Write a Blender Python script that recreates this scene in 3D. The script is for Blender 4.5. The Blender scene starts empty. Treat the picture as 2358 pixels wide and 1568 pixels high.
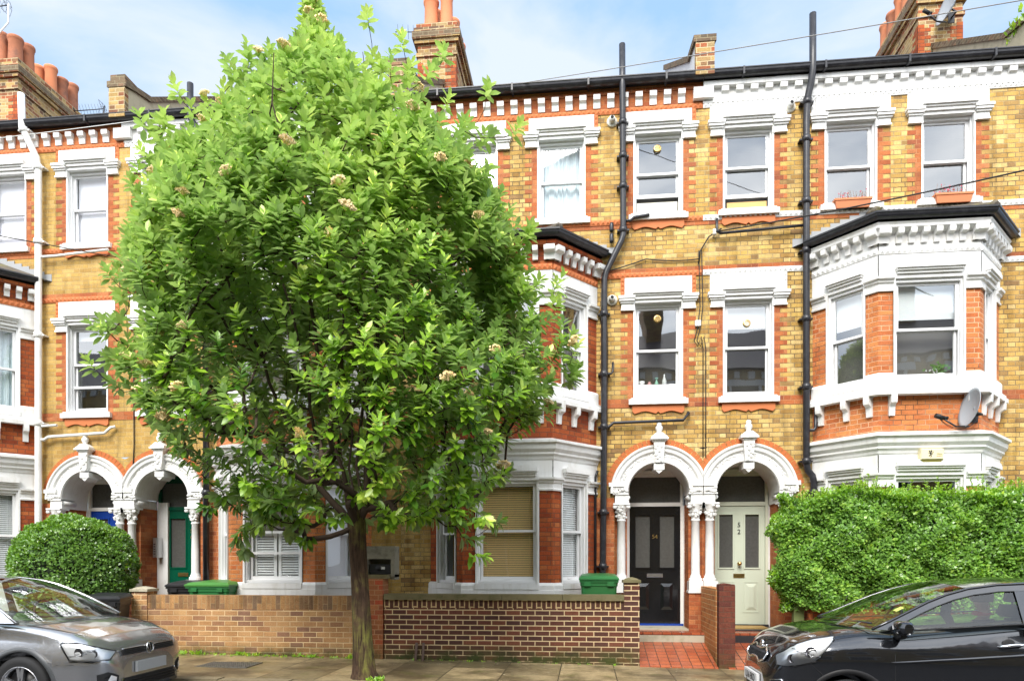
import bpy, math, random
import numpy as np
from mathutils import Vector, Matrix, Quaternion

SC = bpy.context.scene
COL = SC.collection
R = math.radians

# ------------------------------------------------------------ camera
YAW = math.atan(0.106)
cd = bpy.data.cameras.new("camera")
cam = bpy.data.objects.new("camera", cd); COL.objects.link(cam)
cam.location = (0, -11.78, 1.45)
cam.rotation_euler = (R(90), 0, YAW)
cd.sensor_width = 36; cd.lens = 36 * 1600 / 2358
cd.shift_y = (1297 - 784) / 2358
cd.clip_start = 0.05; cd.clip_end = 2000
SC.camera = cam

# ------------------------------------------------------------ light
SUN_EL, SUN_AZ = 44, 192            # azimuth from +Y (north) clockwise
w = bpy.data.worlds.new("World"); SC.world = w; w.use_nodes = True
nt = w.node_tree; nt.nodes.clear()
def wn(t): return nt.nodes.new(t)
wo = wn('ShaderNodeOutputWorld'); bg = wn('ShaderNodeBackground')
sky = wn('ShaderNodeTexSky'); sky.sky_type = 'NISHITA'; sky.sun_disc = False
sky.sun_elevation = R(SUN_EL); sky.sun_rotation = R(SUN_AZ)
sky.air_density = 1.0; sky.dust_density = 0.6; sky.ozone_density = 1.5
tc = wn('ShaderNodeTexCoord'); mp = wn('ShaderNodeMapping'); mp.inputs['Scale'].default_value = (1.0, 1.0, 2.6)
mp.inputs['Rotation'].default_value = (0.2, 0.15, 0.6)
no = wn('ShaderNodeTexNoise'); no.inputs['Scale'].default_value = 2.1; no.inputs['Detail'].default_value = 7; no.inputs['Roughness'].default_value = 0.55
no.inputs['Distortion'].default_value = 0.4
rp = wn('ShaderNodeValToRGB'); rp.color_ramp.elements[0].position = 0.40; rp.color_ramp.elements[1].position = 0.60
rp.color_ramp.elements[0].color = (0,0,0,1); rp.color_ramp.elements[1].color = (1,1,1,1)
cm = wn('ShaderNodeMixRGB'); cm.inputs[1].default_value = (1.85, 2.95, 4.5, 1); cm.inputs[2].default_value = (3.6, 4.0, 4.6, 1)
mx = wn('ShaderNodeMixRGB')
nt.links.new(tc.outputs['Generated'], mp.inputs[0]); nt.links.new(mp.outputs[0], no.inputs['Vector'])
nt.links.new(no.outputs['Fac'], rp.inputs[0]); nt.links.new(rp.outputs[0], cm.inputs[0]); mx.inputs[0].default_value = .9; nt.links.new(cm.outputs[0], mx.inputs[2])
nt.links.new(sky.outputs[0], mx.inputs[1])
# brighter sky added behind the camera, unseen, to lift facade light and pane reflections
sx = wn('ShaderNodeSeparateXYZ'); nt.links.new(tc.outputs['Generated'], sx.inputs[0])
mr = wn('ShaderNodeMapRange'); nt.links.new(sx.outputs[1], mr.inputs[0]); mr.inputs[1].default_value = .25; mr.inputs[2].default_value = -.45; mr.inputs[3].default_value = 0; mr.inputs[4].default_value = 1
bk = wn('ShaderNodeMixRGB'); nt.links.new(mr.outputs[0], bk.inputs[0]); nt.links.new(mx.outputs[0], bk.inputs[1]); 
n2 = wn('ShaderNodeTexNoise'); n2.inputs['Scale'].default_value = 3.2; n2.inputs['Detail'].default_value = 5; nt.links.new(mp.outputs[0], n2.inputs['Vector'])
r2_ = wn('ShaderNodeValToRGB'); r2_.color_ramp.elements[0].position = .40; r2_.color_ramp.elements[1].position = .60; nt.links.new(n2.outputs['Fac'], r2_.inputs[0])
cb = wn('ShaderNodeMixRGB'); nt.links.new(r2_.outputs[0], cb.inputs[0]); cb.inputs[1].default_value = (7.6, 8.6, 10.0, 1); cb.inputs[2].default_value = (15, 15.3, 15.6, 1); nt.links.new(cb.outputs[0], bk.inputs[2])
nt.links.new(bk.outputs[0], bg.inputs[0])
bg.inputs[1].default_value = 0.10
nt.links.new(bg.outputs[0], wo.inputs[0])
sd = bpy.data.lights.new("sun", 'SUN'); sd.energy = 2.0; sd.angle = R(32); sd.color = (1.0, 0.955, 0.89)
so = bpy.data.objects.new("sun", sd); COL.objects.link(so)
sv = Vector((math.sin(R(SUN_AZ)) * math.cos(R(SUN_EL)), math.cos(R(SUN_AZ)) * math.cos(R(SUN_EL)), math.sin(R(SUN_EL))))
so.rotation_euler = sv.to_track_quat('Z', 'Y').to_euler()
SC.view_settings.view_transform = 'Standard'; SC.view_settings.look = 'None'
SC.view_settings.exposure = 1.32; SC.view_settings.gamma = 1
SC.cycles.max_bounces = 7; SC.cycles.transparent_max_bounces = 14; SC.cycles.diffuse_bounces = 4
SC.cycles.caustics_reflective = False; SC.cycles.caustics_refractive = False
SC.cycles.use_denoising = True

# ------------------------------------------------------------ mesh helpers
class Fr:
    """local frame: a along, b outwards (towards the street is negative y), c up"""
    def __init__(s, ox=0, oy=0, oz=0, ang=0, mir=1, X0=0):
        s.o = (ox, oy, oz); s.c = math.cos(ang); s.s = math.sin(ang); s.mir = mir; s.X0 = X0
    def __call__(s, p):
        a, b, c = p
        x = s.o[0] + a * s.c - b * s.s; y = s.o[1] + a * s.s + b * s.c
        return (s.X0 + s.mir * x, y, s.o[2] + c)
ID = Fr()

class MB:
    def __init__(s, fr=ID): s.v = []; s.f = []; s.m = []; s.fr = fr; s.mi = 0; s.uvo = None; s.sm = []
    def P(s, p): s.v.append(s.fr(p)); return len(s.v) - 1
    def F(s, idx, smooth=False):
        if s.fr.mir < 0: idx = idx[::-1]
        s.f.append(tuple(idx)); s.m.append(s.mi); s.sm.append(smooth)
    def poly(s, pts): s.F([s.P(p) for p in pts]); return s
    def box(s, x0, x1, y0, y1, z0, z1, skip=''):
        if x0 > x1: x0, x1 = x1, x0
        if y0 > y1: y0, y1 = y1, y0
        i = [s.P(p) for p in [(x0,y0,z0),(x1,y0,z0),(x1,y1,z0),(x0,y1,z0),(x0,y0,z1),(x1,y0,z1),(x1,y1,z1),(x0,y1,z1)]]
        for k, q in (('d',(3,2,1,0)),('u',(4,5,6,7)),('f',(0,1,5,4)),('r',(1,2,6,5)),('b',(2,3,7,6)),('l',(3,0,4,7))):
            if k not in skip: s.F([i[j] for j in q])
        return s
    def cbox(s, x0, x1, y0, y1, z0, z1, ch=0.01):
        """box with chamfered front (y0) edges"""
        a = [(x0,z0),(x1,z0),(x1,z1),(x0,z1)]; b = [(x0+ch,z0+ch),(x1-ch,z0+ch),(x1-ch,z1-ch),(x0+ch,z1-ch)]
        i = [s.P((x,y1,z)) for x,z in a]; j = [s.P((x,y0+ch,z)) for x,z in a]; k = [s.P((x,y0,z)) for x,z in b]
        for q in range(4):
            r = (q+1) % 4
            s.F((j[r], j[q], i[q], i[r])); s.F((k[r], k[q], j[q], j[r]))
        s.F(k); return s
    def prism(s, pts, y0, y1):
        """pts (x,z) counter-clockwise seen from the front; extruded y0 (front) to y1"""
        n = len(pts); i = [s.P((x,y0,z)) for x,z in pts]; j = [s.P((x,y1,z)) for x,z in pts]
        s.F(i); s.F(j[::-1])
        for q in range(n):
            r = (q+1) % n; s.F((i[r], i[q], j[q], j[r]))
        return s
    def zprism(s, pts, z0, z1, smooth=False):
        n = len(pts); i = [s.P((x,y,z0)) for x,y in pts]; j = [s.P((x,y,z1)) for x,y in pts]
        s.F(i[::-1]); s.F(j)
        for q in range(n):
            r = (q+1) % n; s.F((i[q], i[r], j[r], j[q]), smooth)
        return s
    def tube(s, path, r, n=8, cap=True, smooth=True):
        P = [Vector(p) for p in path]; rr = r if isinstance(r, (list, tuple)) else [r] * len(P)
        rings = []; ref = None
        for k, p in enumerate(P):
            t = (P[min(k+1, len(P)-1)] - P[max(k-1, 0)])
            if t.length < 1e-9: t = Vector((0,0,1))
            t.normalize()
            if ref is None: ref = Vector((0,0,1)) if abs(t.z) < 0.9 else Vector((1,0,0))
            a = ref - t * ref.dot(t)
            if a.length < 1e-4: ref = Vector((0.3,1,0.2)); a = ref - t * ref.dot(t)
            a.normalize(); ref = a; b = t.cross(a)
            rings.append([s.P(p + (a * math.cos(2*math.pi*q/n) + b * math.sin(2*math.pi*q/n)) * rr[k]) for q in range(n)])
        for k in range(len(rings)-1):
            for q in range(n):
                q2 = (q+1) % n; s.F((rings[k][q], rings[k][q2], rings[k+1][q2], rings[k+1][q]), smooth)
        if cap: s.F(rings[0][::-1]); s.F(rings[-1])
        return s
    def lathe(s, prof, c=(0,0,0), n=16, axis='z', arc=(0, 2*math.pi), smooth=True):
        """prof: (r, h) upwards"""
        full = abs(arc[1]-arc[0]-2*math.pi) < 1e-6; m = n if full else n+1; rings = []
        for r_, h in prof:
            ring = []
            for q in range(m):
                t = arc[0] + (arc[1]-arc[0]) * q / n; a = r_*math.cos(t); b = r_*math.sin(t)
                p = {'z': (a, b, h), 'y': (a, h, -b), 'x': (h, a, b)}[axis]
                ring.append(s.P((c[0]+p[0], c[1]+p[1], c[2]+p[2])))
            rings.append(ring)
        for k in range(len(rings)-1):
            for q in range(n):
                q2 = (q+1) % m; s.F((rings[k][q], rings[k][q2], rings[k+1][q2], rings[k+1][q]), smooth)
        return s
    def grid(s, pts, closeu=False, smooth=True, flip=False):
        n = len(pts); m = len(pts[0]); idx = [[s.P(p) for p in row] for row in pts]
        for i in range(n-1):
            for j in range(m if closeu else m-1):
                j2 = (j+1) % m; q = (idx[i][j], idx[i][j2], idx[i+1][j2], idx[i+1][j])
                s.F(q[::-1] if flip else q, smooth)
        return s
    def mould(s, path, prof, cap=True):
        """sweep profile (out, z) listed bottom to top along the plan polyline (x,y); outwards = right-hand side of travel"""
        n = len(path); rows = []
        for k in range(n):
            p = Vector(path[k])
            def nrm(i):
                d = (Vector(path[i+1]) - Vector(path[i])).normalized(); return Vector((d.y, -d.x))
            if k == 0: m = nrm(0)
            elif k == n-1: m = nrm(n-2)
            else:
                a, b = nrm(k-1), nrm(k); m = (a+b); m = m / max(0.3, m.dot(a))
            rows.append([s.P((p.x + m.x*o, p.y + m.y*o, z)) for o, z in prof])
        q = len(prof)
        for k in range(n-1):
            for j in range(q-1):
                s.F((rows[k][j], rows[k+1][j], rows[k+1][j+1], rows[k][j+1]))
        if cap: s.F(rows[0]); s.F(rows[-1][::-1])
        return s
    def ring(s, cx, cz, prof, a0, a1, n=32, cap=True):
        """arch moulding: prof (r, y) swept round (cx, cz) in the facade plane"""
        rows = []
        for k in range(n+1):
            t = a0 + (a1-a0)*k/n
            rows.append([s.P((cx + r*math.cos(t), y, cz + r*math.sin(t))) for r, y in prof])
        for k in range(n):
            for j in range(len(prof)-1):
                s.F((rows[k][j], rows[k][j+1], rows[k+1][j+1], rows[k+1][j]))
        if cap: s.F(rows[0][::-1]); s.F(rows[-1])
        return s
    def build(s, name, mat, parent=None, org=None):
        me = bpy.data.meshes.new(name)
        o3 = Vector(org) if org else (Vector(parent['_org']) if parent is not None and '_org' in parent else Vector((0,0,0)))
        V = [(x-o3.x, y-o3.y, z-o3.z) for x, y, z in s.v]
        me.from_pydata(V, [], s.f)
        mats = mat if isinstance(mat, (list, tuple)) else [mat]
        for m in mats: me.materials.append(m)
        me.polygons.foreach_set('material_index', s.m); me.polygons.foreach_set('use_smooth', s.sm)
        uv = me.uv_layers.new(name='UVMap'); nl = len(me.loops)
        if nl:
            co = np.empty(len(V)*3); me.vertices.foreach_get('co', co); co = co.reshape(-1,3) + np.array(o3)
            vi = np.empty(nl, dtype=np.int32); me.loops.foreach_get('vertex_index', vi)
            ln = np.empty(len(me.polygons), dtype=np.int32); me.polygons.foreach_get('loop_total', ln)
            nr = np.empty(len(me.polygons)*3); me.polygons.foreach_get('normal', nr); nr = nr.reshape(-1,3)
            N = np.repeat(nr, ln, axis=0); p = co[vi]
            hl = np.hypot(N[:,0], N[:,1]); flat = (np.abs(N[:,2]) > 0.8) | (hl < 1e-6); hl[hl < 1e-6] = 1
            tx = -N[:,1]/hl; ty = N[:,0]/hl
            u = np.where(flat, p[:,0], tx*p[:,0] + ty*p[:,1]); v = np.where(flat, p[:,1], p[:,2])
            uv.data.foreach_set('uv', np.stack([u, v], 1).ravel().astype(np.float32))
        me.validate(); me.update()
        ob = bpy.data.objects.new(name, me); COL.objects.link(ob)
        if parent is not None: ob.parent = parent
        elif org: ob.location = o3
        ob['_org'] = list(o3)
        return ob

def tag(o, label, cat, group=None, kind=None):
    o['label'] = label; o['category'] = cat
    if group: o['group'] = group
    if kind: o['kind'] = kind
    return o
def empty(name, loc, label, cat, group=None):
    o = bpy.data.objects.new(name, None); COL.objects.link(o); o.location = loc; o['_org'] = list(loc); o.empty_display_size = .2
    return tag(o, label, cat, group)
def struct(o): o['kind'] = 'structure'; return o

def holes(mb, x0, x1, z0, z1, hs, y=0.0):
    """flat sheet at depth y with rectangular holes (x0,x1,z0,z1)"""
    xs = sorted({x0, x1, *[min(max(h[0],x0),x1) for h in hs], *[min(max(h[1],x0),x1) for h in hs]})
    zs = sorted({z0, z1, *[min(max(h[2],z0),z1) for h in hs], *[min(max(h[3],z0),z1) for h in hs]})
    for i in range(len(xs)-1):
        for j in range(len(zs)-1):
            cx, cz = (xs[i]+xs[i+1])/2, (zs[j]+zs[j+1])/2
            if any(h[0] < cx < h[1] and h[2] < cz < h[3] for h in hs): continue
            mb.poly([(xs[i],y,zs[j]),(xs[i+1],y,zs[j]),(xs[i+1],y,zs[j+1]),(xs[i],y,zs[j+1])])
def reveal(mb, h, y0, y1):
    a, b, c, d = h
    mb.poly([(a,y0,c),(a,y0,d),(a,y1,d),(a,y1,c)][::1]); mb.poly([(b,y0,c),(b,y1,c),(b,y1,d),(b,y0,d)])
    mb.poly([(a,y0,d),(b,y0,d),(b,y1,d),(a,y1,d)]); mb.poly([(a,y0,c),(a,y1,c),(b,y1,c),(b,y0,c)])

def text_mesh(txt, size, depth, name, mat, parent, M, align='CENTER'):
    """flat lettering standing in a plane; M places it in the world"""
    cu = bpy.data.curves.new('t', 'FONT'); cu.body = txt; cu.size = size; cu.extrude = depth; cu.align_x = align; cu.align_y = 'CENTER'; cu.resolution_u = 3
    ob = bpy.data.objects.new('t', cu); COL.objects.link(ob)
    bpy.context.view_layer.update()
    me = bpy.data.meshes.new_from_object(ob.evaluated_get(bpy.context.evaluated_depsgraph_get()))
    bpy.data.objects.remove(ob)
    org = Vector(parent['_org']) if parent is not None else Vector((0,0,0))
    me.transform(Matrix.Translation(-org) @ M)
    me.materials.clear(); me.materials.append(mat)
    o = bpy.data.objects.new(name, me); COL.objects.link(o)
    if parent is not None: o.parent = parent
    o['_org'] = list(org)
    return o
def wallM(x, y, z, ang=0):
    """text facing -y (rotated about z by ang)"""
    return Matrix.Translation((x, y, z)) @ Matrix.Rotation(ang, 4, 'Z') @ Matrix.Rotation(R(90), 4, 'X')

# ------------------------------------------------------------ materials
class NT:
    def __init__(s, name):
        m = bpy.data.materials.new(name); m.use_nodes = True; s.m = m; s.t = m.node_tree; s.t.nodes.clear()
        s.out = s.n('ShaderNodeOutputMaterial')
    def n(s, t, **kw):
        nd = s.t.nodes.new(t)
        for k, v in kw.items(): setattr(nd, k, v)
        return nd
    def l(s, a, b): s.t.links.new(a, b)
    def set(s, sock, v):
        if hasattr(v, 'links') or isinstance(v, bpy.types.NodeSocket): s.l(v, sock)
        else: sock.default_value = v
    def math(s, op, a, b=None, c=None, clamp=False):
        nd = s.n('ShaderNodeMath', operation=op); nd.use_clamp = clamp
        s.set(nd.inputs[0], a)
        if b is not None: s.set(nd.inputs[1], b)
        if c is not None: s.set(nd.inputs[2], c)
        return nd.outputs[0]
    def mix(s, f, a, b, blend='MIX'):
        nd = s.n('ShaderNodeMixRGB', blend_type=blend); s.set(nd.inputs[0], f)
        for i, v in ((1,a),(2,b)):
            if isinstance(v, tuple): v = (*v[:3], 1)
            s.set(nd.inputs[i], v)
        return nd.outputs[0]
    def noise(s, vec, scale, detail=4, rough=.55, dist=0):
        nd = s.n('ShaderNodeTexNoise'); nd.inputs['Scale'].default_value = scale; nd.inputs['Detail'].default_value = detail
        nd.inputs['Roughness'].default_value = rough; nd.inputs['Distortion'].default_value = dist
        if vec is not None: s.l(vec, nd.inputs['Vector'])
        return nd.outputs['Fac']
    def ramp(s, f, stops, interp='LINEAR'):
        nd = s.n('ShaderNodeValToRGB'); cr = nd.color_ramp; cr.interpolation = interp
        while len(cr.elements) < len(stops): cr.elements.new(0.5)
        for e, (p, c) in zip(cr.elements, stops):
            e.position = p; e.color = (*c[:3], 1) if isinstance(c, tuple) else (c, c, c, 1)
        s.l(f, nd.inputs[0]); return nd.outputs[0]
    def step(s, f, a, b): return s.ramp(f, [(a, 0.0), (b, 1.0)])
    def obj(s): return s.n('ShaderNodeTexCoord').outputs['Object']
    def uv(s): return s.n('ShaderNodeTexCoord').outputs['UV']
    def pos(s): return s.n('ShaderNodeNewGeometry').outputs['Position']
    def bsdf(s, col, rough=.8, metal=0, bump=None, bstr=.3, bdist=.01, spec=.4, coat=0):
        b = s.n('ShaderNodeBsdfPrincipled')
        s.set(b.inputs['Base Color'], (*col[:3], 1) if isinstance(col, tuple) else col)
        s.set(b.inputs['Roughness'], rough); s.set(b.inputs['Metallic'], metal)
        b.inputs['Specular IOR Level'].default_value = spec; b.inputs['Coat Weight'].default_value = coat
        if bump is not None:
            bp = s.n('ShaderNodeBump'); bp.inputs['Strength'].default_value = bstr; bp.inputs['Distance'].default_value = bdist
            s.l(bump, bp.inputs['Height']); s.l(bp.outputs[0], b.inputs['Normal'])
        s.l(b.outputs[0], s.out.inputs[0]); return b

def brickmat(name, cols, mortar, h=.075, pitch=.343, split=.667, joint=.009, wob=.004, dirt=(.35,.30,.22), dirtamt=.5, swap=False,
             moss=0, mossz=(0,.3), mort2=None, rough=.85, stain=0, stack=False):
    t = NT(name); uv = t.uv()
    sp = t.n('ShaderNodeSeparateXYZ'); t.l(uv, sp.inputs[0])
    P = t.pos(); sz = t.n('ShaderNodeSeparateXYZ'); t.l(P, sz.inputs[0])
    wn1 = t.noise(P, 9, 2); wn2 = t.noise(P, 23, 2)
    a, b = (sp.outputs[1], sp.outputs[0]) if swap else (sp.outputs[0], sp.outputs[1])
    x = t.math('ADD', a, t.math('MULTIPLY', t.math('SUBTRACT', wn2, .5), wob*2)); y = t.math('ADD', b, t.math('MULTIPLY', t.math('SUBTRACT', wn1, .5), wob*2))
    v = t.math('DIVIDE', t.math('ADD', y, 10*h), h); row = t.math('FLOOR', v); fv = t.math('FRACT', v)
    odd = t.math('FLOORED_MODULO', row, 2.0)
    shift = t.math('MULTIPLY', odd, 0.0 if stack else .5)
    u = t.math('ADD', t.math('DIVIDE', t.math('ADD', x, 50), pitch), shift); cell = t.math('FLOOR', u); fu = t.math('FRACT', u)
    second = t.math('GREATER_THAN', fu, split)
    idn = t.math('ADD', t.math('MULTIPLY', cell, 2.0), second)
    cv = t.n('ShaderNodeCombineXYZ'); t.l(idn, cv.inputs[0]); t.l(row, cv.inputs[1])
    wh = t.n('ShaderNodeTexWhiteNoise', noise_dimensions='2D'); t.l(cv.outputs[0], wh.inputs['Vector'])
    d1 = t.math('MINIMUM', fu, t.math('SUBTRACT', 1.0, fu)); d2 = t.math('ABSOLUTE', t.math('SUBTRACT', fu, split)) if split < .99 else d1
    du = t.math('MULTIPLY', t.math('MINIMUM', d1, d2), pitch); dv = t.math('MULTIPLY', t.math('MINIMUM', fv, t.math('SUBTRACT', 1.0, fv)), h)
    edge = t.math('MINIMUM', du, dv)
    m = t.n('ShaderNodeMapRange'); t.l(edge, m.inputs[0]); m.inputs[1].default_value = joint*.30; m.inputs[2].default_value = joint*.75
    brick = m.outputs[0]                                  # 1 on brick face
    n = len(cols); base = t.ramp(wh.outputs['Value'], [(i/max(1,n-1)*.999, c) for i, c in enumerate(cols)])
    fine = t.noise(P, 60, 4, .7); base = t.mix(.55, base, t.ramp(fine, [(.32,(.35,.33,.30)),(.62,(1.0,1.0,1.0))]), 'MULTIPLY'); base = t.mix(.5, base, t.ramp(t.noise(P, 3.5, 5, .7), [(.35,(.62,.58,.5)),(.6,(1.08,1.06,1.0))]), 'MULTIPLY')
    mc = mortar if mort2 is None else t.mix(t.step(t.noise(P, 1.3, 4), .42, .6), mortar, mort2)
    col = t.mix(brick, mc, base)
    big = t.noise(P, .9, 6, .65); big2 = t.noise(P, 5.0, 5, .7)
    dm = t.math('MULTIPLY', t.step(big, .50, .72), dirtamt); dm = t.math('MULTIPLY', dm, t.step(big2, .3, .65))
    col = t.mix(dm, col, dirt, 'MULTIPLY')
    if stain:
        sm = t.n('ShaderNodeMapping'); sm.inputs['Scale'].default_value = (6, 6, .6); t.l(P, sm.inputs[0])
        st = t.step(t.noise(sm.outputs[0], 1.0, 5, .6), .5, .75)
        col = t.mix(t.math('MULTIPLY', st, stain), col, (.22,.19,.12), 'MULTIPLY')
    if moss:
        mr = t.n('ShaderNodeMapRange'); t.l(sz.outputs[2], mr.inputs[0]); mr.inputs[1].default_value = mossz[0]; mr.inputs[2].default_value = mossz[1]; mr.inputs[3].default_value = 1; mr.inputs[4].default_value = 0
        mm = t.math('MULTIPLY', t.math('MULTIPLY', t.math('ADD', mr.outputs[0], 0), t.step(t.noise(P, 3.2, 5, .7), .28, .6)), moss, clamp=True)
        col = t.mix(mm, col, t.mix(t.noise(P, 7, 3), (.018,.026,.010), (.075,.08,.018)))
    hgt = t.math('ADD', t.math('MULTIPLY', brick, .8), t.math('MULTIPLY', fine, .35))
    t.bsdf(col, rough, bump=hgt, bstr=.7, bdist=.006, spec=.25)
    return t.m

def plain(name, col, rough=.6, metal=0, var=.12, scale=6, spec=.4, coat=0, bump=0, dirt=None, dirtamt=.4, dscale=3, streak=0):
    t = NT(name); P = t.pos()
    n1 = t.noise(P, scale, 5, .6)
    c = t.mix(t.math('MULTIPLY', n1, var*2, clamp=True), col, tuple(x*(1-var*2.2) for x in col)) if var else col
    if dirt:
        c = t.mix(t.math('MULTIPLY', t.step(t.noise(P, dscale, 6, .7), .5, .75), dirtamt), c, dirt)
    if streak:
        sm = t.n('ShaderNodeMapping'); sm.inputs['Scale'].default_value = (11, 11, .8); t.l(P, sm.inputs[0])
        c = t.mix(t.math('MULTIPLY', t.step(t.noise(sm.outputs[0], 1.0, 5, .65), .52, .72), streak), c, (.40,.37,.28))
    t.bsdf(c, rough, metal, bump=(t.noise(P, scale*12, 3) if bump else None), bstr=bump, bdist=.005, spec=spec, coat=coat)
    return t.m

M = {}
Y1 = [(.62,.42,.14),(.70,.49,.19),(.52,.31,.08),(.76,.56,.25),(.68,.45,.13),(.40,.23,.07),(.62,.40,.12),(.30,.18,.08)]
M['yellow'] = brickmat('yellow_stock_brick', Y1, (.13,.095,.055), dirt=(.40,.31,.19), dirtamt=.95, mort2=(.40,.30,.15), wob=.008, joint=.011, stain=.55)
M['yellow_dull'] = brickmat('dull_stock_brick', [(.56,.36,.10),(.62,.41,.13),(.50,.31,.09),(.64,.44,.16),(.46,.28,.08)], (.34,.25,.12), dirt=(.32,.26,.18), dirtamt=.95, mort2=(.50,.36,.16), joint=.008, wob=.007, stain=.6)
M['red'] = brickmat('red_facing_brick', [(.45,.13,.045),(.53,.18,.065),(.37,.10,.04),(.56,.22,.09),(.30,.09,.045)], (.30,.12,.05), joint=.006, dirt=(.5,.38,.3), dirtamt=.4, mort2=(.50,.26,.13))
M['red_dark'] = brickmat('dark_red_brick', [(.36,.07,.025),(.46,.11,.03),(.28,.055,.02),(.52,.16,.05)], (.13,.06,.035), dirt=(.45,.33,.25), dirtamt=.6, joint=.009)
M['red_orange'] = brickmat('orange_red_brick', [(.58,.19,.06),(.68,.26,.09),(.50,.14,.045),(.62,.22,.09)], (.13,.07,.04), dirt=(.5,.4,.3), dirtamt=.3, joint=.010, mort2=(.66,.40,.24))
M['chimney'] = brickmat('chimney_brick', [(.42,.27,.10),(.52,.36,.15),(.25,.13,.07),(.40,.12,.05),(.14,.10,.07),(.55,.40,.19)], (.50,.40,.24), joint=.012, dirt=(.25,.22,.18), dirtamt=.8)
M['dirty_brick'] = brickmat('weathered_coping_brick', [(.16,.12,.08),(.22,.16,.10),(.11,.085,.06),(.30,.17,.10)], (.26,.22,.14), joint=.010, dirt=(.4,.36,.3), dirtamt=.6)
M['garden_buff'] = brickmat('buff_garden_brick', [(.50,.27,.12),(.55,.32,.15),(.42,.22,.11),(.29,.16,.11),(.56,.34,.16),(.51,.28,.13)], (.76,.58,.34), h=.080, pitch=.2115, split=1, joint=.0105, wob=.001, dirt=(.5,.42,.3), dirtamt=.35, moss=.9, mossz=(.06,.24), mort2=(.50,.34,.19))
M['garden_buff_soldier'] = brickmat('buff_soldier_brick', [(.50,.28,.12),(.58,.33,.15),(.36,.20,.10),(.26,.17,.11),(.54,.30,.13)], (.42,.30,.16), h=.0755, pitch=.26, split=1, joint=.007, wob=.002, dirt=(.25,.2,.13), dirtamt=.9, swap=True, stain=.8)
M['garden_brown'] = brickmat('brown_garden_brick', [(.105,.045,.035),(.13,.055,.04),(.085,.04,.035),(.17,.06,.04),(.20,.075,.045)], (.62,.48,.28), h=.0755, pitch=.2165, split=1, joint=.0135, wob=.0008, dirt=(.6,.45,.35), dirtamt=.35, moss=1.3, mossz=(.02,.27), mort2=(.62,.46,.27))
M['garden_brown_soldier'] = brickmat('brown_soldier_brick', [(.105,.045,.035),(.14,.06,.04),(.09,.045,.035)], (.58,.42,.22), h=.0722, pitch=.20, split=1, joint=.016, wob=.001, dirt=(.3,.25,.15), dirtamt=.9, swap=True, stain=.6)
M['white'] = plain('white_masonry_paint', (.735,.735,.725), .55, var=.05, dirt=(.42,.39,.30), dirtamt=.30, dscale=4.5, streak=.32)
M['whitew'] = plain('white_gloss_paint', (.76,.76,.76), .3, var=.02)
M['cream'] = plain('aged_cream_paint', (.70,.67,.58), .5, var=.06, dirt=(.35,.31,.22), dirtamt=.5, dscale=5)
M['terra'] = plain('terracotta', (.56,.17,.055), .7, var=.2, scale=9)
M['iron'] = plain('black_painted_iron', (.022,.022,.027), .32, var=.25, scale=12, dirt=(.12,.12,.13), dirtamt=.3, dscale=8)
M['ironw'] = plain('white_painted_pipe', (.74,.74,.72), .4, var=.05, dirt=(.35,.32,.26), dirtamt=.3)
M['slate'] = plain('roof_slate', (.10,.075,.085), .5, var=.3, scale=7, dirt=(.16,.15,.06), dirtamt=.5)
M['lead'] = plain('lead_flashing', (.33,.34,.35), .5, var=.15)
M['rooftile_moss'] = plain('mossy_bay_roof', (.13,.11,.09), .85, var=.3, scale=8, dirt=(.22,.20,.05), dirtamt=.9, dscale=6, bump=.5)
M['render'] = plain('stained_render', (.50,.44,.30), .8, var=.15, dirt=(.2,.17,.1), dirtamt=.7, dscale=4)
M['dark'] = plain('dark_rubber', (.015,.015,.016), .6, var=.1)
M['room'] = plain('room_plaster', (.16,.15,.14), .9, var=.1)
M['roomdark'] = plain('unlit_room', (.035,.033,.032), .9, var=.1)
M['brass'] = plain('brass', (.62,.42,.16), .3, 1, var=.05)
M['steel'] = plain('brushed_steel', (.55,.55,.56), .3, 1, var=.05)
M['stone'] = plain('pale_stone', (.46,.42,.32), .8, var=.15, bump=.3, dirt=(.13,.15,.05), dirtamt=.7)
M['mossstone'] = plain('mossy_coping_stone', (.20,.17,.085), .85, var=.3, bump=.5, dirt=(.06,.07,.018), dirtamt=.8, dscale=5)
M['pot'] = plain('chimney_pot_clay', (.46,.17,.085), .8, var=.25, scale=3, dirt=(.07,.055,.05), dirtamt=.8, dscale=2.5)
M['pot2'] = plain('orange_chimney_pot_clay', (.62,.22,.10), .8, var=.15, scale=3, dirt=(.2,.12,.08), dirtamt=.5, dscale=2.5)
def glassmat(name, tint=(.93,.96,.95), refl=1.0, ior=2.0, wav=.25, trans=1.0):
    t = NT(name); fr = t.n('ShaderNodeFresnel'); ge = t.n('ShaderNodeNewGeometry')
    t.l(t.math('ADD', ior, t.math('MULTIPLY', ge.outputs['Backfacing'], 1/ior-ior)), fr.inputs[0])      # same reflection from both sides
    f = t.math('MULTIPLY', fr.outputs[0], refl, clamp=True)
    bp = t.n('ShaderNodeBump'); bp.inputs['Strength'].default_value = wav; bp.inputs['Distance'].default_value = .01
    t.l(t.noise(t.pos(), 1.6, 1), bp.inputs['Height'])
    g = t.n('ShaderNodeBsdfGlossy'); g.inputs['Roughness'].default_value = .015; g.inputs['Color'].default_value = (.95,.97,1,1); t.l(bp.outputs[0], g.inputs['Normal'])
    tr = t.n('ShaderNodeBsdfTransparent'); tr.inputs[0].default_value = (*tint, 1)
    ms = t.n('ShaderNodeMixShader'); t.l(f, ms.inputs[0]); t.l(tr.outputs[0], ms.inputs[1]); t.l(g.outputs[0], ms.inputs[2]); t.l(ms.outputs[0], t.out.inputs[0])
    return t.m
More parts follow.
